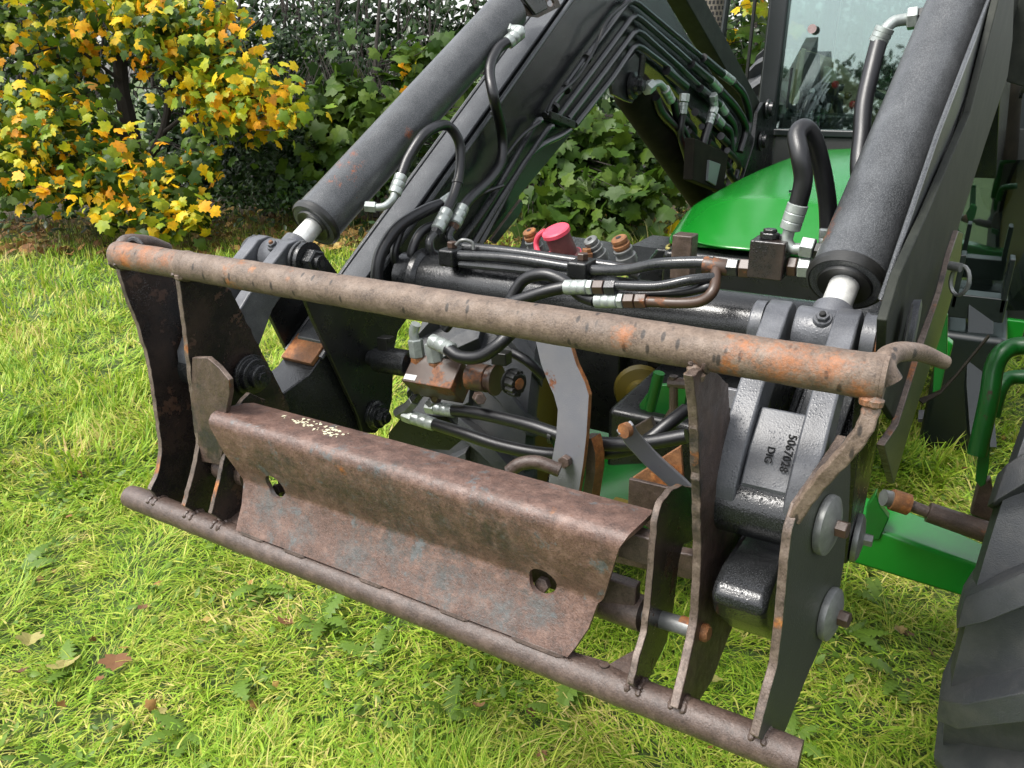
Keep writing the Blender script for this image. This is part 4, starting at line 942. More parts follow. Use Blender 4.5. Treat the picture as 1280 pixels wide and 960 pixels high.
# wheels -------------------------------------------------------------
def wheel(cu, cy, cz, rad, wid, side, steer=0., tilt=0., n=20, phase=0.):
    wl = bpy.data.objects.new('wheel', None)
    cen = W(cu, cy, cz); rot = Matrix.Rotation(steer, 3, 'Z')
    def T(x, a, r): return cen + rot @ Vector((x, math.cos(a) * r, math.sin(a) * r))
    prof = [(-.5, .60), (-.53, .70), (-.54, .82), (-.50, .905), (-.42, .895), (-.2, .905), (0, .91), (.2, .905), (.42, .895), (.50, .905), (.54, .82), (.53, .70), (.5, .60)]
    S = 72; vs = []; fs = []
    for k in range(S):
        a = 2 * math.pi * k / S
        for (x, r) in prof: vs.append(T(x * wid, a, r * rad))
    m_ = len(prof)
    for k in range(S):
        for i in range(m_ - 1): fs.append([k * m_ + i, k * m_ + i + 1, ((k + 1) % S) * m_ + i + 1, ((k + 1) % S) * m_ + i])
    o = G().add(vs, fs, 0, True).build('tyre', 'tyre', TR, auto=40)
    # lugs: chevron bars
    g0 = G()
    for k in range(n):
        for sg in (-1, 1):
            a0 = 2 * math.pi * (k + (.5 if sg > 0 else 0)) / n + phase
            xs = [-.04, .12, .28, .42, .52, .56]; sw = [0., .16, .38, .62, .80, .86]; hh = [1.0, 1.0, 1.0, .99, .945, .84]
            lw = .052 * 20 / n
            vs = []; q = len(xs)
            for x, s2, h_ in zip(xs, sw, hh):
                aa = a0 + s2 * 2 * math.pi / n * 1.15
                for da, hr in ((-lw * 1.12, -.105), (-lw * .85, 0), (lw * .85, 0), (lw * 1.12, -.105)):
                    vs.append(T(sg * x * wid, aa + da, (h_ + hr * (1 if hr else 0)) * rad))
            fs = []
            for i in range(q - 1):
                for j in range(3): fs.append([i * 4 + j, i * 4 + j + 1, i * 4 + 5 + j, i * 4 + 4 + j])
            fs += [[0, 1, 2, 3], [4 * q - 1, 4 * q - 2, 4 * q - 3, 4 * q - 4]]
            lug = G().add(vs, fs).build('tread_lug', 'tyre', o, bevel=.003, auto=40)
    cx = rot @ XA
    rim = G().rev(cen - cx * wid * .44, cx, [(0, rad * .60), (.012, rad * .61), (.02, rad * .58), (wid * .3, rad * .52), (wid * .44, rad * .50), (wid * .58, rad * .52), (wid * .88 - .02, rad * .58), (wid * .88, rad * .60)], 40)
    r_ = rim.build('rim', 'yellow', TR)
    G().rev(cen - cx * wid * .42, cx, [(0, .05), (0.02, rad * .30), (wid * .3, rad * .32), (wid * .8, rad * .32), (wid * .84, .05)], 24).build('hub', 'yellow', r_)
    return o
wheel(1.10, 1.85, .64, .66, .40, 1, steer=-.22, n=17, phase=.12)
wheel(-.66, 2.12, .44, .48, .36, -1, steer=.30, n=15, phase=.1)
G().box(W(-.10, 2.9, .62), (XA, YA, ZA), (.42, .12, .30)).build('dark_fill_box', 'blackclean', TR, bevel=.01)  # dark box added to fill the gap behind the carriage
G().box(at(742, 490, y=2.75), (XA, YA, ZA), (.13, .05, .22)).build('dark_cover_box', 'blackclean', TR, bevel=.01)  # black box added to cover the bright grass beyond
c_ = at(800, 490, y=2.35); G().rev(c_, YA * -1 + XA * .45, [(-.03, .09), (.0, .085), (.01, .05), (.03, .045), (.04, .02)], 28).build('wheel_hub_plate', 'yellow', TR)
wheel(.90, 6.2, .85, .86, .5, 1, n=20)
wheel(-.84, 6.2, .85, .86, .5, -1, n=20)
# green fender tube
q = 1.75
G().tube([at(1300, 432, y=1.95), at(1270, 433, y=1.95), at(1252, 442, y=1.93), at(1242, 462, y=1.92), at(1236, 500, y=1.90), at(1221, 568, y=1.88)], .020, 14, smooth_path=6).build('fender_tube', 'greenold', TR)
G().tube([at(1300, 472, y=2.15), at(1265, 472, y=2.15), at(1250, 485, y=2.12), at(1240, 520, y=2.1)], .018, 12, smooth_path=6).build('fender_tube', 'greenold', TR)
o = [at(*p, y=1.9) for p in [(1232, 548), (1238, 550), (1236, 585), (1232, 604), (1226, 608), (1219, 600), (1222, 570)]]
G().slab(o, (0, .012, 0)).build('fender_bracket', 'greenold', TR, bevel=.002)
o = [at(*p, y=1.95) for p in [(1222, 600), (1238, 595), (1246, 640), (1238, 650), (1212, 640)]]
G().slab(o, (0, .03, 0)).build('steering_knuckle', 'rustdark', TR, bevel=.006)
o = [at(*p, y=1.97) for p in [(1215, 636), (1240, 648), (1236, 664), (1214, 650)]]
G().slab(o, (0, .03, 0)).build('knuckle_plate', 'greenold', TR, bevel=.004)
# dark underbody and step
G().box(W(0, 3.6, .72), (XA, YA, ZA), (.33, 1.1, .26)).build('engine_block', 'blackclean', TR, bevel=.02)
b0_ = at(1146, 560, y=3.5); b1_ = at(1262, 425, y=3.5)
G().box(((b0_.x + b1_.x) / 2, 3.9, (b0_.z + b1_.z) / 2), (XA, YA, ZA), (abs(b1_.x - b0_.x) / 2, .40, abs(b1_.z - b0_.z) / 2)).build('underbody_shade_box', 'cabblack', TR, bevel=.03)  # plain dark box added in place of the shadowed underbody
strip([at(1236, 420, y=3.4), at(1195, 470, y=3.3), at(1172, 492, y=3.25), at(1150, 502, y=3.2)], (.006, .012, .006), .004, 'step_bar', 'ramdark', TR)
strip([at(1148, 520, y=3.6), at(1215, 521, y=3.6)], (0, .03, .01), .01, 'step_bar', 'greyflat', TR)
G().box(at(1200, 442, y=3.9), (XA, YA, ZA), (.16, .02, .05)).build('step_tread', 'greyflat', TR, bevel=.004)
strip([at(1228, 560, y=3.35), at(1222, 480, y=3.5), at(1225, 380, y=3.6)], (.045, .01, 0), .02, 'ram_support', 'cabblack', TR)
cl = at(1228, 352, y=3.62)
for dx_ in (-.085, .085):
    G().box(cl + Vector((dx_, 0, 0)), (XA, YA, ZA), (.01, .05, .11)).build('ram_clevis', 'cabblack', TR, bevel=.004)
G().box(cl + Vector((0, 0, -.10)), (XA, YA, ZA), (.10, .05, .05)).build('ram_clevis_base', 'cabblack', TR, bevel=.006)
# small green parts at right of the arm
o = [at(*p, y=2.5) for p in [(1172, 392), (1185, 392), (1184, 450), (1176, 486), (1166, 490)]]
G().slab(o, (0, .02, 0)).build('frame_rail_plate', 'greenold', TR, bevel=.003)
o = [at(*p, y=2.6) for p in [(1178, 418), (1192, 428), (1186, 452), (1172, 466), (1165, 440)]]
G().slab(o, (0, .04, 0)).build('frame_bracket', 'green', TR, bevel=.005)
# cab ------------------------------------------------------------------
CY = 4.55; CB = 1.22
def cab():
    zt = 2.75
    fr = lambda u_, z_, y_=CY: W(u_, y_ + (z_ - CB) * .06, z_)
    for u_ in (-.56, .62):
        G().slab([fr(u_ - .05, CB - .3), fr(u_ + .05, CB - .3), fr(u_ + .04, zt), fr(u_ - .06, zt)], (0, .09, 0)).build('cab_pillar', 'cabblack', TR, bevel=.015)
    G().slab([fr(-.60, zt), fr(.66, zt), fr(.66, zt + .18), fr(-.6, zt + .18)], (0, .2, 0)).build('roof_front', 'green', TR, bevel=.05)
    G().box(W(.0, 5.25, zt + .12), (XA, YA, ZA), (.68, .75, .09)).build('cab_roof', 'green', TR, bevel=.04)
    G().slab([fr(-.52, CB - .02), fr(.59, CB - .02), fr(.59, CB + .02), fr(-.52, CB + .02)], (0, .06, 0)).build('windscreen_sill', 'cabblack', TR, bevel=.01)
    o = G().slab([fr(-.515, CB), fr(.575, CB), fr(.575, zt), fr(-.515, zt)], (0, .006, 0)).build('windscreen', 'glass', TR)
    # cowl under the screen
    G().slab([fr(-.50, CB - .42), fr(.57, CB - .42), fr(.57, CB - .02), fr(-.50, CB - .02)], (0, .03, 0)).build('cowl', 'cabfloor', TR)
    for sgn, u_ in ((-1, -.62), (1, .68)):
        G().slab([W(u_, CY + .02, 1.0), W(u_, 5.9, 1.0), W(u_, 5.9, zt), W(u_, CY + .1, zt)], (.006, 0, 0)).build('door_glass', 'glassside', TR)
        G().box(W(u_, 5.95, 1.85), (XA, YA, ZA), (.05, .05, .9)).build('cab_pillar', 'cabblack', TR, bevel=.015)
        G().box(W(u_, 5.2, .97), (XA, YA, ZA), (.04, .7, .035)).build('door_sill', 'cabblack', TR, bevel=.01)
    G().slab([W(-.6, 5.95, 1.3), W(.66, 5.95, 1.3), W(.66, 5.95, zt), W(-.6, 5.95, zt)], (0, .006, 0)).build('rear_window', 'glassside', TR)
    G().box(W(.0, 5.3, .98), (XA, YA, ZA), (.60, .66, .04)).build('cab_floor', 'cabfloor', TR)
    cw = at(1128, 86, y=4.95); s_ = G().tube([cw + Vector((math.cos(a) * .18, math.sin(a) * .10, math.sin(a) * .15)) for a in np.linspace(0, 6.283, 28)], .017, 10).build('steering_wheel', 'seat', TR)
    G().rev(cw - Vector((0, .05, .25)), Vector((0, .15, .25)), [(0, .05), (.25, .04), (.27, .06)], 14).build('steering_column', 'seat', s_)
    G().box(W(.05, 5.55, 1.30), (XA, YA, ZA), (.24, .22, .07)).build('seat_cushion', 'seat', TR, bevel=.05)
    G().box(W(.05, 5.78, 1.62), (XA, YA + ZA * .0, ZA), (.22, .06, .28)).build('seat_back', 'seat', TR, bevel=.05)
    # tan fender trim, console, levers and cables seen low in the screen
    G().slab([at(*p, y=5.35) for p in [(1004, 62), (1016, 66), (1042, 74), (1060, 92), (1078, 108), (1110, 116), (1140, 118), (1140, 170), (980, 170), (992, 120)]], (0, .25, 0)).build('inner_fender', 'tan', TR, bevel=.02)
    G().slab([at(*p, y=5.2) for p in [(1003, 60), (1008, 62), (998, 142), (991, 142)]], (0, .05, 0)).build('belt_guide', 'cream', TR, bevel=.004)
    G().slab([at(*p, y=5.15) for p in [(1008, 64), (1024, 68), (1026, 110), (1010, 150), (1000, 150)]], (0, .05, 0)).build('console_side', 'cabfloor', TR, bevel=.01)
    G().slab([at(*p, y=5.18) for p in [(1030, 82), (1046, 86), (1048, 106), (1028, 104)]], (0, .04, 0)).build('switch_panel', 'cream', TR, bevel=.01)
    G().slab([at(*p, y=5.1) for p in [(1082, 118), (1112, 114), (1120, 134), (1086, 138)]], (0, .1, 0)).build('seat_edge', 'cream', TR, bevel=.015)
    rr = random.Random(3)
    for i in range(16):
        x_ = rr.uniform(985, 1062); y_ = rr.uniform(118, 150)
        l_ = G().tube([at(x_, y_ + 14, y=4.95), at(x_ + rr.uniform(-8, 12), y_ - 2, y=4.95 + rr.uniform(-.1, .1)), at(x_ + rr.uniform(-14, 22), y_ - rr.uniform(2, 22), y=4.95)], rr.uniform(.008, .02), 8, smooth_path=5).build('lever', 'seat', TR)
    for (x_, y_, m_) in ((1044, 106, 'red'), (1060, 120, 'yellow'), (1066, 131, 'red'), (1052, 119, 'tan')):
        q_ = at(x_, y_, y=4.92); G().rev(q_ - ZA * .02, ZA, [(0, .008), (.01, .018), (.03, .02), (.04, .01)], 12).build('lever_knob', m_, TR)
    G().box(at(1054, 156, y=4.85), (XA, YA, ZA), (.085, .04, .022)).build('red_tray', 'red', TR, bevel=.01)
    G().slab([at(*p, y=4.85) for p in [(975, 142), (1075, 142), (1085, 172), (965, 172)]], (0, .2, 0)).build('dash_top', 'cabfloor', TR, bevel=.02)
    cst = at(1015, 36, y=CY - .02); G().rev(cst, Vector((0, 1, .06)), [(0, .022), (.002, .022)], 24).build('windscreen_sticker', 'palepink', TR)
    # wiper
    G().tube([at(983, 135, y=CY - .05), at(990, 85, y=CY - .04)], .006, 6).build('wiper', 'cabblack', TR)
    G().tube([at(945, -10, y=CY - .02), at(932, 110, y=CY - .02)], .01, 6).build('screen_seal', 'seal', TR)
cab()
# green beam and side panel near the right side
G().box(at(1215, 405, y=3.95), (XA, YA, ZA), (.20, .02, .045)).build('cab_floor_edge', 'green', TR, bevel=.006)
o = [at(*p, y=4.0) for p in [(1190, 200), (1330, 200), (1330, 388), (1186, 388)]]
G().slab(o, (0, .008, 0)).build('lower_door_glass', 'glassside', TR)
G().box(at(1240, 300, y=4.3), (XA, YA, ZA), (.3, .02, .5)).build('inner_panel', 'cabfloor', TR)
# exhaust with perforated shield
c_ = at(890, 40, y=4.1); base = Vector((c_.x, c_.y, 1.05))
ex = G().rev(base, ZA, [(0, .07), (2.0, .07)], 32).build('exhaust_shield', 'exhaust', TR)
g = G()
for i in range(60):
    for k in range(24):
        a = 2 * math.pi * k / 24 + (i % 2) * .13; p = base + Vector((math.cos(a) * .0712, math.sin(a) * .0712, .5 + i * .024)); t_ = Vector((-math.sin(a), math.cos(a), 0))
        g.add([p - t_ * .0055 - ZA * .008, p + t_ * .0055 - ZA * .008, p + t_ * .0055 + ZA * .008, p - t_ * .0055 + ZA * .008], [[0, 1, 2, 3]])
tag(g.build('exhaust_holes', 'darkhole', ex, fix=False), kind='stuff')
G().tube([at(912, -20, y=4.0), at(904, 40, y=4.0), at(898, 70, y=4.0)], .014, 8).build('mirror_stay', 'cabblack', TR)

# ================================================================== GROUND, GRASS
def vnoise(x, y, f, seed=0):
    x = x * f + seed * 17.3; y = y * f - seed * 9.1
    xi = np.floor(x); yi = np.floor(y); fx = x - xi; fy = y - yi
    fx = fx * fx * (3 - 2 * fx); fy = fy * fy * (3 - 2 * fy)
    h = lambda a, b: np.modf(np.abs(np.sin(a * 127.1 + b * 311.7 + seed) * 43758.5453))[0]
    return (h(xi, yi) * (1 - fx) + h(xi + 1, yi) * fx) * (1 - fy) + (h(xi, yi + 1) * (1 - fx) + h(xi + 1, yi + 1) * fx) * fy
def ground_z(x, y): return .03 * vnoise(x, y, .9, 3) + .012 * vnoise(x, y, 4, 5) - .02
def np_mesh(name, V_, T_, mats, parent=None, mi=None, smooth=True):
    me = bpy.data.meshes.new(name); V_ = np.ascontiguousarray(V_, dtype=np.float32); T_ = np.ascontiguousarray(T_, dtype=np.int32)
    me.vertices.add(len(V_)); me.vertices.foreach_set('co', V_.ravel())
    me.loops.add(T_.size); me.loops.foreach_set('vertex_index', T_.ravel())
    me.polygons.add(len(T_)); me.polygons.foreach_set('loop_start', np.arange(0, T_.size, 3, dtype=np.int32)); me.polygons.foreach_set('loop_total', np.full(len(T_), 3, dtype=np.int32))
    for m_ in mats: me.materials.append(M[m_])
    if mi is not None: me.polygons.foreach_set('material_index', np.ascontiguousarray(mi, dtype=np.int32))
    if smooth: me.polygons.foreach_set('use_smooth', np.ones(len(T_), dtype=bool))
    me.update(); me.validate()
    o = bpy.data.objects.new(name, me); COL.objects.link(o)
    if parent: o.parent = parent; o.location = -parent.location
    return o
# lawn: fine near sheet inside one large sheet
n = 160; xs = np.concatenate([[-400, -60], np.linspace(-12, 8, n), [60, 400]]); ys = np.concatenate([[-400, -60], np.linspace(-4, 16, n), [60, 400]])
X_, Y_ = np.meshgrid(xs, ys); Z_ = np.where((abs(X_) < 20) & (abs(Y_) < 20), ground_z(X_, Y_), 0) - .012
Vg = np.stack([X_.ravel(), Y_.ravel(), Z_.ravel()], 1); k = len(xs)
i_, j_ = np.meshgrid(np.arange(k - 1), np.arange(len(ys) - 1)); a_ = (j_ * k + i_).ravel()
Tg = np.concatenate([np.stack([a_, a_ + 1, a_ + k + 1], 1), np.stack([a_, a_ + k + 1, a_ + k], 1)])
tag(np_mesh('lawn', Vg, Tg, ['ground']), kind='structure')
FW = np.array([R[0][2], R[1][2]]); FW /= np.linalg.norm(FW); SW = np.array([FW[1], -FW[0]])   # away from / to the right of the photographer
def ground_pt(px, py):
    p = at(px, py, z=0); return p
HD = 7.9                         # the hedge line stands this far off
def blades(n, r0, r1, length, width, lift, seed, segs=4, half=1.05, power=1.):
    g_ = np.random.default_rng(seed)
    rr = (g_.random(n) * (r1 ** (2 - power) - r0 ** (2 - power)) + r0 ** (2 - power)) ** (1 / (2 - power))
    th = g_.uniform(-half, half, n); dx = rr * np.sin(th); dy = rr * np.cos(th)
    x = FW[0] * dy + SW[0] * dx; y = FW[1] * dy + SW[1] * dx
    x += (vnoise(x, y, 14, 1) - .5) * .05; y += (vnoise(x, y, 14, 2) - .5) * .05
    return place_blades(x, y, length, width, lift, g_, segs)
def place_blades(x, y, length, width, lift, g_, segs, loose=0.):
    n = len(x)
    az = 2.6 * 2 * np.pi * vnoise(x, y, 1.9, 7) + 2.2 * vnoise(x, y, 7, 8) + g_.normal(0, .95 + 3 * loose, n)
    tuft = vnoise(x, y, 4.5, 9)
    ln = length * g_.uniform(.45, 1.35, n) * (.6 + .8 * tuft); wd = width * g_.choice([.55, .8, 1.0, 1.5], n, p=[.3, .3, .3, .1])
    li = np.clip(lift * (g_.normal(1, .45, n)) * (.5 + tuft), .05, 1.45)
    z0 = ground_z(x, y) + loose * g_.uniform(.02, .045, n); s_ = np.linspace(0, 1, segs + 1); vs = []
    px_, pz = np.zeros(n), np.zeros(n); side = np.stack([-np.sin(az), np.cos(az)], 1); crv = g_.uniform(.1, 1.5, n)
    bend = g_.normal(0, .32, n); ps = []
    cx = np.zeros(n); cz = np.zeros(n); cyy = np.zeros(n)
    for q in range(segs + 1):
        ps.append((cx.copy(), cz.copy(), cyy.copy()))
        ang = li - crv * (q / segs) * .9
        cx += np.cos(ang) * ln / segs; cz += np.sin(ang) * ln / segs; cyy += bend * ln / segs * (q / segs)
    for q, (a, b, c) in enumerate(ps):
        wq = wd * (1 - (q / segs) ** 1.6) * (.8 if q == 0 else 1)
        bx = x + np.cos(az) * a - np.sin(az) * c; by = y + np.sin(az) * a + np.cos(az) * c; bz = z0 + np.maximum(b, -.004 + .004 * g_.random(n)) 
        if q == segs: vs.append(np.stack([bx, by, bz], 1)[:, None])
        else:
            tw = g_.uniform(-.35, .35, n) * wq
            vs.append(np.stack([np.stack([bx - side[:, 0] * wq / 2, by - side[:, 1] * wq / 2, bz - tw / 2], 1), np.stack([bx + side[:, 0] * wq / 2, by + side[:, 1] * wq / 2, bz + tw / 2], 1)], 1))
    V_ = np.concatenate(vs, 1); m_ = V_.shape[1]; T = []
    for q in range(segs - 1):
        T += [[2 * q, 2 * q + 1, 2 * q + 3], [2 * q, 2 * q + 3, 2 * q + 2]]
    T.append([2 * segs - 2, 2 * segs - 1, 2 * segs]); T = np.array(T)
    TT = (T[None] + (np.arange(n) * m_)[:, None, None]).reshape(-1, 3)
    return V_.reshape(-1, 3), TT
parts = [blades(105000, .45, 3.3, .085, .0044, .46, 1, 4, 1.15, 1.), blades(75000, 3.0, 6.0, .105, .0095, .7, 2, 3, 1.0, .9), blades(62000, 5.6, 9.6, .10, .014, .9, 3, 2, .95, .8)]
g_ = np.random.default_rng(15); nn_ = 38000; r_ = g_.uniform(.5, 4.5, nn_); t_h = g_.uniform(-1.1, 1.1, nn_)
parts.append(place_blades(FW[0] * r_ * np.cos(t_h) + SW[0] * r_ * np.sin(t_h), FW[1] * r_ * np.cos(t_h) + SW[1] * r_ * np.sin(t_h), .055, .0042, .12, g_, 3, 1.))
off = 0; VV = []; TT = []
for a, b in parts: VV.append(a); TT.append(b + off); off += len(a)
tag(np_mesh('grass', np.concatenate(VV), np.concatenate(TT), ['grass']), kind='stuff', label='lush mown grass lying in swirls over the whole lawn', cat='grass')

# ------------------------------------------------------------------ leaves
def template(kind):
    if kind == 'syc':
        h = [(0, 0), (.16, -.06), (.42, -.02), (.36, .14), (.56, .24), (.62, .50), (.40, .50), (.30, .58), (.28, .78), (.13, .76), (0, 1.)]
        pts = h + [(-a, b) for a, b in h[::-1][1:-1]]
        v = np.array([(a, b - .0, -.22 * abs(a) ** 1.3 - .18 * (b - .45) ** 2) for a, b in pts] + [(0, .42, .03)]); m_ = len(pts)
        return v, np.array([[i, (i + 1) % m_, m_] for i in range(m_)])
    if kind == 'oval':
        v = np.array([(0, 0, 0), (.24, .35, -.05), (.20, .7, -.06), (0, 1, -.08), (-.20, .7, -.06), (-.24, .35, -.05), (0, .5, .03)])
        return v, np.array([[i, (i + 1) % 6, 6] for i in range(6)])
SYC = template('syc'); OVAL = template('oval')
def frames(g_, n, out, droop, spread):
    nn = out + g_.normal(0, spread, (n, 3)); nn /= np.linalg.norm(nn, axis=1)[:, None]
    t = g_.normal(0, .6, (n, 3)) + np.array([0, 0, -droop]); t -= nn * (t * nn).sum(1)[:, None]; t /= np.linalg.norm(t, axis=1)[:, None]
    return np.cross(t, nn), t, nn
def clouds(blobs, g_, leaf, per_twig=7, twig=.12, spread=.5, droop=.8):
    """blobs: (px, py, D, r_side, r_up, r_depth, n_leaves, yellow fraction)"""
    P = []; O = []; Yf = []
    for (px, py, D, rs, ru, rd, n, yf) in blobs:
        c_ = np.array(at(px, py, d=D)); m_ = max(1, n // per_twig)
        q = g_.normal(0, 1, (m_, 3)); q /= np.linalg.norm(q, axis=1)[:, None]; q *= (g_.random(m_) ** .45)[:, None]
        tw = c_ + q[:, :1] * rs * np.array([SW[0], SW[1], 0]) + q[:, 1:2] * rd * np.array([FW[0], FW[1], 0]) + q[:, 2:] * ru * np.array([0, 0, 1.])
        o = q + np.array([-FW[0] * .9, -FW[1] * .9, .75])
        P.append(np.repeat(tw, per_twig, 0) + g_.normal(0, twig, (m_ * per_twig, 3)) * np.array([1, 1, .7])); O.append(np.repeat(o, per_twig, 0)); Yf.append(np.repeat(np.where(g_.random(m_) < yf, 1, 0), per_twig))
    P = np.concatenate(P); O = np.concatenate(O); Yf = np.concatenate(Yf)
    O = O / np.linalg.norm(O, axis=1)[:, None]; keep = P[:, 2] > .06
    P, O, Yf = P[keep], O[keep], Yf[keep]; A, B, Cc = frames(g_, len(P), O, droop, spread); S_ = leaf * g_.uniform(.6, 1.25, len(P))
    return P, A, B, Cc, S_, Yf
def leafmesh(name, tp, data, mats, parent, sel=None):
    P, A, B, Cc, S_, Yf = data
    if sel is not None: P, A, B, Cc, S_, Yf = [q[sel] for q in data]
    v, t = tp; n = len(P)
    curl = rng.uniform(.4, 1.8, n)
    V_ = P[:, None] + (v[None, :, :1] * A[:, None] + v[None, :, 1:2] * B[:, None] + v[None, :, 2:] * Cc[:, None] * curl[:, None, None]) * S_[:, None, None]
    T_ = (t[None] + (np.arange(n) * len(v))[:, None, None]).reshape(-1, 3)
    o = np_mesh(name, V_.reshape(-1, 3), T_, mats, parent, np.repeat(Yf if len(mats) > 1 else Yf * 0, len(t)), smooth=False)
    tag(o, kind='stuff'); return o
def single_leaves(data, idx, mats, parent, tp=SYC, name='leaf'):
    P, A, B, Cc, S_, Yf = data; ms = []
    for m_ in mats:
        for cv in (.5, 1., 1.6):
            me = bpy.data.meshes.new(name); v = tp[0].copy(); v[:, 2] *= cv; me.from_pydata(v.tolist(), [], tp[1].tolist()); me.materials.append(M[m_]); ms.append(me)
    for q, i in enumerate(idx):
        o = bpy.data.objects.new(name, ms[(Yf[i] if len(mats) > 1 else 0) * 3 + q % 3]); COL.objects.link(o); o.parent = parent
        mm = Matrix([[A[i][r] * S_[i], B[i][r] * S_[i], Cc[i][r] * S_[i], P[i][r] - parent.location[r]] for r in range(3)] + [[0, 0, 0, 1]])
        o.matrix_local = mm
def inview(P):
    c_ = (P - C) @ R; u_ = 640 + F * c_[:, 0] / c_[:, 2]; v_ = 480 + F * c_[:, 1] / c_[:, 2]
    return (c_[:, 2] > 0) & (u_ > 0) & (u_ < 1280) & (v_ > 0) & (v_ < 960), c_[:, 2]
def stemtube(par, pts, r0, r1, name='trunk', seg=9):
    n_ = len(pts); return G().tube(pts, list(np.linspace(r0, r1, n_)) , seg, smooth_path=4).build(name, 'bark', par)
def sycamore(label, base, stems, blobs, leaf, mats, single, nsingle, seed, group=None):
    b_ = ground_pt(*base); T_ = thing('sycamore_tree', label, 'tree', b_, group); g_ = np.random.default_rng(seed)
    for k, st in enumerate(stems):
        pts = [at(p[0], p[1], d=p[2]) for p in st[0]]
        stemtube(T_, pts, st[1], st[2], 'trunk' if k == 0 else 'branch')
    data = clouds(blobs, g_, leaf, 7, .12, .75)
    # twigs from the stems out to some of the leaves
    ok, dd = inview(data[0]); order = np.argsort(np.where(ok, dd, 99)); idx = order[:nsingle]; rest = np.ones(len(data[0]), bool); rest[idx] = False
    leafmesh('foliage', SYC, data, mats, T_, rest); single_leaves(data, idx, single, T_)
    tw = G()
    for i in g_.choice(len(data[0]), 130, replace=False):
        p = Vector(data[0][i]); q = Vector((b_.x, b_.y, p.z * .6 + .5)); m1 = p.lerp(q, .28) + Vector((0, 0, -.03)); tw.tube([p, m1, p.lerp(q, .55)], [.003, .006, .010], 5, caps=False)
    tag(tw.build('twigs', 'bark', T_, fix=False), kind='stuff')
    return T_
sycamore('yellowing sycamore tree at the left edge of the lawn, its leaves half green half golden', (175, 262),
         [([(180, 275, 7.9), (176, 215, 7.9), (160, 150, 7.9), (150, 80, 7.9), (150, -120, 8)], .10, .06), ([(176, 220, 7.9), (205, 160, 7.7), (215, 80, 7.6), (225, -60, 7.6)], .05, .02), ([(170, 190, 7.9), (110, 120, 7.8), (50, 40, 7.7)], .04, .015), ([(205, 165, 7.7), (270, 120, 7.4), (350, 130, 7.1)], .022, .006), ([(172, 200, 7.8), (120, 215, 7.5), (60, 235, 7.1)], .022, .006), ([(178, 215, 7.8), (230, 235, 7.3), (260, 262, 7.0)], .018, .005), ([(150, 100, 7.8), (90, 60, 7.5), (30, 70, 7.2)], .02, .006), ([(215, 100, 7.6), (280, 60, 7.3), (330, 20, 7.2)], .02, .006)],
         [(40, 40, 7.6, .85, .55, .6, 660, .42), (200, 30, 7.4, .75, .45, .5, 596, .72), (300, 120, 7.2, .58, .34, .3, 501, .88), (250, 60, 7.3, .6, .4, .4, 447, .7), (340, 135, 7.1, .28, .16, .2, 95, .95), (40, 150, 7.3, .75, .5, .5, 554, .6), (120, 215, 7.2, .85, .40, .45, 660, .42), (190, 250, 7.0, .55, .25, .3, 277, .5),
          (-160, 100, 7.6, 1., 1.1, .6, 533, .4), (20, 215, 7.2, .55, .35, .3, 255, .5), (150, -130, 7.8, 1.6, .7, 1., 746, .5), (70, -40, 7.2, 1., .4, .6, 319, .5), (250, 195, 7.2, .32, .2, .2, 106, .5), (215, 275, 6.9, .35, .10, .2, 74, .5)],
         .104, ['leafg', 'leafy'], ['leafg_one', 'leafy_one'], 300, 21)
sycamore('green sycamore sapling between the golden tree and the left loader ram', (470, 270),
         [([(470, 272, 8.1), (474, 200, 8.1), (468, 100, 8.1), (480, -60, 8.2)], .035, .015), ([(472, 210, 8.1), (520, 150, 7.9), (560, 90, 7.8)], .02, .008)],
         [(470, 135, 7.9, .75, .45, .35, 330, .06), (540, 90, 7.9, .5, .35, .3, 180, .05), (430, 190, 7.9, .55, .35, .3, 190, .05), (600, 180, 7.8, .5, .5, .3, 160, .02)],
         .165, ['leafg', 'leafy'], ['leafg_one', 'leafy_one'], 120, 31)
sycamore('green sycamore bush seen under the left loader arm, beside the lift ram', (665, 275),
         [([(660, 285, 8.0), (665, 230, 8.0), (672, 150, 8.1), (660, 20, 8.2)], .075, .05), ([(665, 215, 8.), (720, 180, 7.8), (780, 170, 7.6)], .02, .008)],
         [(730, 175, 7.7, .75, .42, .35, 330, .0), (775, 250, 7.4, .52, .28, .3, 210, .0), (700, 240, 7.6, .5, .25, .3, 110, .03), (850, 200, 7.8, .6, .5, .3, 160, .0), (930, 30, 9., .8, .8, .4, 160, .1), (790, 290, 7.2, .5, .10, .2, 50, .1)],
         .165, ['leafg', 'leafy'], ['leafg_one', 'leafy_one'], 140, 41)
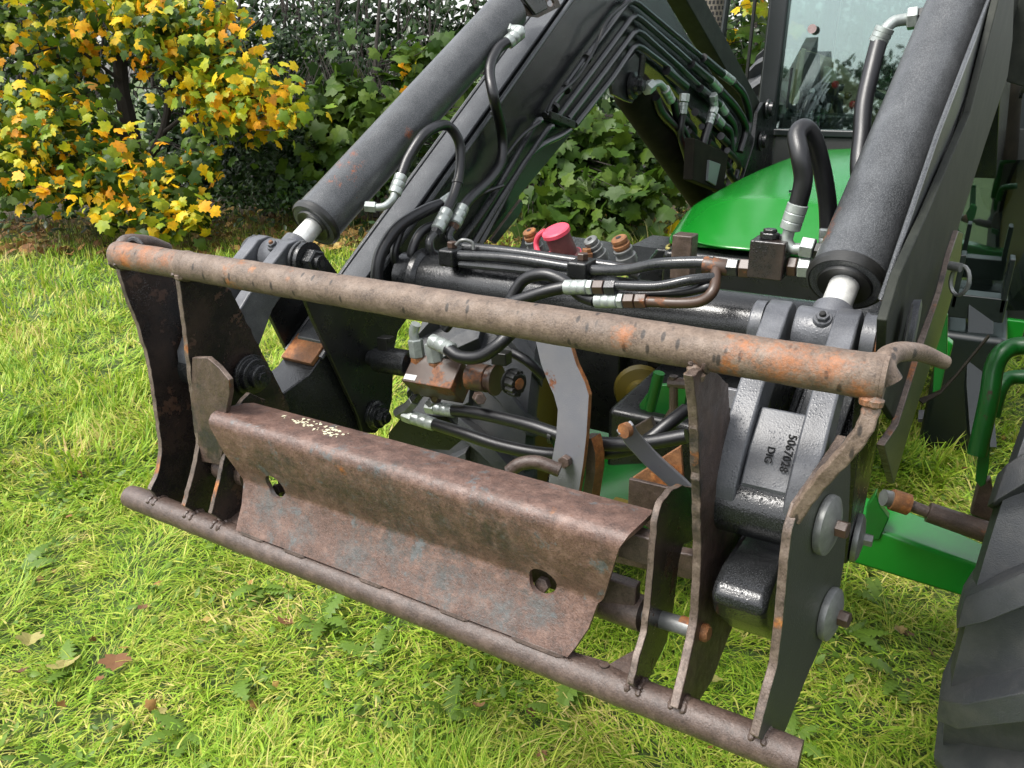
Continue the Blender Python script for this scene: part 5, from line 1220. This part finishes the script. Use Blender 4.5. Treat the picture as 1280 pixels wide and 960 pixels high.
# dark shrubs and hedge trees
def shrub(name, label, base, blobs, leaf, seed, mats=('leafd', 'leafg'), group=None, stems=5, cat='shrub', top=-200, spread=.55):
    b_ = ground_pt(*base); T_ = thing(name, label, cat, b_, group); g_ = np.random.default_rng(seed); D = blobs[0][2]
    for k in range(stems):
        x = base[0] + g_.uniform(-70, 70); w2 = g_.uniform(-70, 70)
        pts = [at(x, base[1] + 2, d=D + .2), at(x + w2 * .3, 180, d=D + .2), at(x + w2 * .6, 60, d=D + .2), at(x + w2, top, d=D + .3)]
        stemtube(T_, pts, g_.uniform(.018, .05), .010, 'stem')
    d_ = clouds(blobs, g_, leaf, 9, leaf * 1.1, spread, .3)
    leafmesh('foliage', OVAL, d_, list(mats), T_)
    tw = G()
    for k in range(110):
        q = blobs[k % len(blobs)]; x = q[0] + g_.uniform(-150, 150); y_ = min(150, q[1] + g_.uniform(-120, 60)); a0 = g_.uniform(-1, 1)
        tw.tube([at(x, y_, d=D), at(x + a0 * 16, y_ - 30, d=D), at(x + a0 * 45, y_ - 75, d=D + .1)], [.009, .006, .003], 4, caps=False)
    tag(tw.build('twigs', 'bark', T_, fix=False), kind='stuff')
    return T_
shrub('laurel_shrub', 'dark glossy laurel between the golden sycamore and the loader ram', (380, 268), [(380, 90, 8.4, .8, .75, .3, 2300, .18), (400, 205, 8.2, .8, .4, .35, 1200, .08), (330, 190, 8.4, .6, .5, .3, 900, .02)], .085, 51, top=-60)
shrub('ivy_clump', 'low dark evergreen clump at the hedge foot left of the loader ram', (350, 272), [(350, 245, 7.9, .65, .13, .25, 700, .25), (440, 235, 8., .5, .2, .25, 400, .1)], .075, 52, stems=0)
k = 0
for (x, D, lab) in ((-260, 10.2, 'dark hedge tree far left behind the golden sycamore'), (20, 10.4, 'dark hedge tree directly behind the golden sycamore'), (240, 10.0, 'dark hedge tree behind the tip of the golden branches'),
                    (430, 10.3, 'dark hedge tree behind the laurel with white sky showing through its stems'), (610, 9.9, 'dark hedge tree behind the left loader ram'), (760, 10.2, 'dark hedge tree seen below the bent pipes'),
                    (930, 10.4, 'dark hedge tree beside the exhaust and cab post'), (1130, 10.5, 'dark hedge tree behind the cab'), (1400, 10.8, 'dark hedge tree right of the cab, beyond the tractor')):
    shrub('hedge_tree', lab, (x, 262), [(x, 190, D, 1.5, .95, .7, 2600, .06), (x + 40, 60, D + .6, 1.6, .75, .6, 1700, .03), (x - 40, 15, D + .9, 1.6, .5, .4, 420, .0), (x, -190, D + .5, 1.8, 1.6, 1., 1100, .15), (x + 60, 262, D + .4, 1.3, .35, .4, 500, .03)], .15, 60 + k, group='dark trees of the hedge', stems=9, cat='tree', top=-260); k += 1
# sheet of dark leaf mould under the hedge
a = ground_pt(-900, 268); b = ground_pt(1800, 268)
pts = []
for i in range(41):
    t = i / 40; p = a.lerp(b, t); f = Vector((FW[0], FW[1], 0)); 
    p = Vector((SW[0] * (t - .5) * 34 + FW[0] * 0, SW[1] * (t - .5) * 34, 0)) + f * (HD + .35 + .25 * math.sin(i * 1.3) + .15 * math.sin(i * 3.1)); pts.append(p)
vs = []; fs = []
for p in pts:
    for dd, zz in ((0, -.02), (.5, .03), (1.5, .09), (8, .12)):
        vs.append(p + Vector((FW[0], FW[1], 0)) * dd + Vector((0, 0, zz)))
for i in range(40):
    for j in range(3): fs.append([i * 4 + j, i * 4 + j + 1, i * 4 + j + 5, i * 4 + j + 4])
m_, t_, b_ = mat('leaf_mould'); v_ = world_vec(t_)
t_.links.new(ramp(t_, noise(t_, 22, 8, .8, v_), [(.3, (.018, .014, .009)), (.55, (.05, .038, .02)), (.75, (.13, .08, .035))]), b_.inputs['Base Color']); b_.inputs['Roughness'].default_value = .9
bump(t_, b_, noise(t_, 50, 6, .7, v_), 1., .02); M['mould'] = m_
tag(G().add(vs, fs, 0, True).build('hedge_floor', 'mould'), kind='structure')
# leaf litter and long grass at the hedge foot
def along(n, d0, d1, g_, s0=-9.5, s1=9.5):
    s_ = g_.uniform(s0, s1, n); d = g_.uniform(d0, d1, n); return FW[0] * d + SW[0] * s_, FW[1] * d + SW[1] * s_
g_ = np.random.default_rng(77)
x, y = along(5200, HD - .9, HD + 1.9, g_); n = len(x)
o_ = np.tile([0., 0, 1.], (n, 1)); A, B, Cc = frames(g_, n, o_, 0, .45)
P = np.stack([x, y, ground_z(x, y) * (np.hypot(x, y) < HD + .3) + .035 + .03 * g_.random(n)], 1)
o = leafmesh('leaf_litter', SYC, (P, A, B, Cc, g_.uniform(.05, .11, n), np.zeros(n, int)), ['litter'], None); tag(o, 'brown and orange fallen leaves strewn along the foot of the hedge', 'leaf litter')
x, y = along(16000, HD - 1.0, HD + .9, g_); V1, T1 = place_blades(x, y, .24, .007, 1.1, g_, 3)
M['drygrass'] = leafmat('dry_long_grass', [(.0, (.05, .065, .015)), (.5, (.13, .13, .04)), (1., (.25, .20, .085))], .6, .3)
tag(np_mesh('long_grass', V1, T1, ['drygrass']), kind='stuff', label='longer half-dry grass fringe where the lawn meets the hedge', cat='grass')
x, y = along(2600, HD - .35, HD + 1.2, g_); n = len(x); o_ = np.tile([-FW[0] * .5, -FW[1] * .5, 1.], (n, 1)); A, B, Cc = frames(g_, n, o_, .2, .5)
P = np.stack([x, y, .05 + .28 * g_.random(n) ** 1.5], 1)
o = leafmesh('low_undergrowth', OVAL, (P, A, B, Cc, g_.uniform(.05, .12, n), (g_.random(n) < .35).astype(int)), ['leafd', 'leafg'], None); tag(o, 'low dark green undergrowth in front of the hedge stems', 'undergrowth')
# broad weed leaves in the lawn
def lobed(n_=7):
    pts = [(0, 0)]
    for i in range(n_):
        t = (i + .5) / n_; w_ = .05 + .11 * math.sin(math.pi * min(1, t * 1.05)); pts += [(w_ * .45, t - .04), (w_, t + .01)]
    pts += [(0, 1)]; full = pts + [(-a, b) for a, b in pts[::-1][1:-1]]
    return full
LOB = lobed()
plants = [(405, 790, 'toothed weed rosette right below the middle of the bottom tube'), (330, 745, 'small weed rosette just under the bottom tube, left of the middle'), (300, 868, 'weed rosette low in the lawn, below the left half of the bottom tube'),
          (90, 850, 'weed rosette among fallen leaves in the lower left corner'), (470, 830, 'broad weed rosette below the right half of the bent sheet'), (1060, 800, 'weed rosette on the grass right of the far right carriage plate'),
          (1120, 860, 'weed rosette beside the bottom edge of the right front tyre'), (1100, 765, 'dark weed rosette under the green axle arm'), (985, 940, 'weed rosette right at the end of the bottom tube'),
          (700, 900, 'weed rosette at the bottom of the lawn, below the right third of the bottom tube'), (560, 905, 'weed rosette at the bottom edge of the lawn, near its middle'), (40, 520, 'weed rosette in the lawn far left of the carriage'),
          (60, 395, 'farthest weed rosette in the open lawn at the left'), (1150, 590, 'weed rosette in the shade above the green axle arm'), (235, 930, 'weed rosette at the bottom edge of the lawn, left of the middle'), (30, 720, 'weed rosette at the left edge of the lawn, below carriage height')]
leafms = []
for cv in (.12, .3, .5):
    me = bpy.data.meshes.new('weed_leaf'); vv = [(a, b, cv * b * (1 - b) * 1.6 - abs(a) * .3) for a, b in LOB] ; cm = len(vv)
    mids = [(0, t, cv * t * (1 - t) * 1.6 + .0) for t in np.linspace(.05, .95, 8)]
    bm = bmesh.new(); vsb = [bm.verts.new(p) for p in vv]; bm.faces.new(vsb); bmesh.ops.triangulate(bm, faces=bm.faces[:]); bm.to_mesh(me); bm.free(); me.materials.append(M['weed']); leafms.append(me)
for i, (px, py, lab) in enumerate(plants):
    p = ground_pt(px, py); p.z = ground_z(p.x, p.y) + .02
    rr = random.Random(i); T_ = thing('dandelion_plant', lab, 'weed', p, 'dandelion rosettes in the lawn')
    for k in range(rr.randint(4, 7)):
        a = rr.uniform(0, 6.28); o = bpy.data.objects.new('weed_leaf', leafms[k % 3]); COL.objects.link(o); o.parent = T_
        s_ = rr.uniform(.06, .125); o.rotation_euler = (rr.uniform(.05, .5), rr.uniform(-.3, .3), a); o.scale = (s_ * 1.5, s_, s_)
# small round clover/weed leaves mixed into the grass
g_ = np.random.default_rng(5); n = 9000
rr_ = g_.uniform(.6, 4.2, n); th = g_.uniform(-1.1, 1.1, n); x = FW[0] * rr_ * np.cos(th) + SW[0] * rr_ * np.sin(th); y = FW[1] * rr_ * np.cos(th) + SW[1] * rr_ * np.sin(th)
kp = vnoise(x, y, 2.3, 31) + .25 * vnoise(x, y, 9, 32) > .62; x, y = x[kp], y[kp]; n = len(x)
o_ = np.tile([0., 0, 1.], (n, 1)); A, B, Cc = frames(g_, n, o_, 0, .45)
P = np.stack([x, y, ground_z(x, y) + .018 + .022 * g_.random(n)], 1)
o = leafmesh('clover_leaves', OVAL, (P, A, B, Cc, g_.uniform(.018, .045, n), np.zeros(n, int)), ['weed'], None); tag(o, 'small bright green clover and weed leaves scattered through the grass', 'ground cover')
g_ = np.random.default_rng(25); n = 420; rr_ = g_.uniform(.8, 7, n); th = g_.uniform(-1.1, 1.1, n)
x = FW[0] * rr_ * np.cos(th) + SW[0] * rr_ * np.sin(th); y = FW[1] * rr_ * np.cos(th) + SW[1] * rr_ * np.sin(th)
o_ = np.tile([0., 0, 1.], (n, 1)); A, B, Cc = frames(g_, n, o_, 0, .6); P = np.stack([x, y, ground_z(x, y) + .028 + .012 * g_.random(n)], 1)
o = leafmesh('leaf_bits', SYC, (P, A, B, Cc, g_.uniform(.010, .032, n), np.zeros(n, int)), ['litter'], None); tag(o, 'crumbled scraps of brown leaves caught in the mown grass', 'leaf litter')
# single fallen leaves on the lawn
fl = [(150, 838, .07), (85, 855, .07), (28, 860, .035), (135, 866, .03), (885, 862, .05), (600, 905, .035), (405, 803, .04), (355, 800, .05), (45, 815, .06), (205, 912, .02), (440, 620, .0), (110, 300, .10), (165, 298, .09), (150, 322, .0), (285, 300, .1), (262, 312, .09), (60, 312, .09), (75, 345, .0), (480, 300, .09), (50, 300, .1), (880, 285, .1), (635, 292, .1), (610, 300, .0), (1120, 800, .03), (870, 940, .03), (180, 780, .03), (330, 905, .0), (20, 290, .1), (1240, 560, .0), (238, 322, .08), (455, 292, .09), (505, 285, .09)]
ms = []
for cv in (.6, 1.4, 2.4):
    me = bpy.data.meshes.new('fallen_leaf'); v = SYC[0].copy(); v[:, 2] *= -cv; me.from_pydata(v.tolist(), [], SYC[1].tolist()); me.materials.append(M['litter_one']); ms.append(me)
for i, (px, py, s_) in enumerate(fl):
    if s_ <= 0: continue
    p = ground_pt(px, py); o = bpy.data.objects.new('fallen_leaf', ms[i % 3]); COL.objects.link(o)
    o.location = (p.x, p.y, ground_z(p.x, p.y) + .045); rr = random.Random(i + 50); o.rotation_euler = (rr.uniform(-.4, .4), rr.uniform(-.4, .4), rr.uniform(0, 6.28)); o.scale = (s_,) * 3
    near = {0: 'larger fallen leaf in the lower left lawn, right of its neighbours', 1: 'fallen leaf in the lower left lawn, between two others', 2: 'small fallen leaf nearest the left edge, low in the lawn', 3: 'tiny fallen leaf just below the larger one at lower left',
            4: 'fallen leaf on the grass between the two right carriage plates', 5: 'small fallen leaf on the grass at the bottom middle', 6: 'fallen leaf just below the bottom tube, left of the middle', 7: 'fallen leaf under the bottom tube, beside the small weed rosette',
            8: 'fallen leaf at lower left, highest of that little group', 9: 'tiny fallen leaf close to the bottom edge, left of the middle', 23: 'small fallen leaf on the grass beside the right front tyre', 24: 'small fallen leaf at the bottom edge near the tube end', 25: 'small fallen leaf left of the bottom tube, alone in the lawn'}
    tag(o, near.get(i, 'brown or yellow fallen leaf on the far lawn near the hedge'), 'leaf', 'fallen leaves on the lawn')

# far wood behind the photographer (mirrored in the cab glass)
g_ = np.random.default_rng(9); n = 26000
s_ = g_.uniform(-55, 55, n); top = 5.2 + 4.2 * vnoise(s_, s_ * 0, .16, 3) + 1.8 * vnoise(s_, s_ * 0, .7, 4)
x = -FW[0] * 42 + SW[0] * s_ + g_.normal(0, 1, n); y = -FW[1] * 42 + SW[1] * s_ + g_.normal(0, 1, n)
P = np.stack([x, y, top * g_.random(n) ** .8], 1); o_ = np.tile([FW[0], FW[1], .6], (n, 1)); o_ /= np.linalg.norm(o_[0]); A, B, Cc = frames(g_, n, o_, .2, .4)
o = leafmesh('far_wood', OVAL, (P, A, B, Cc, g_.uniform(.35, .95, n), np.zeros(n, int)), ['leafd'], None); tag(o, 'far line of dark trees across the field, mirrored in the cab glass', 'wood')
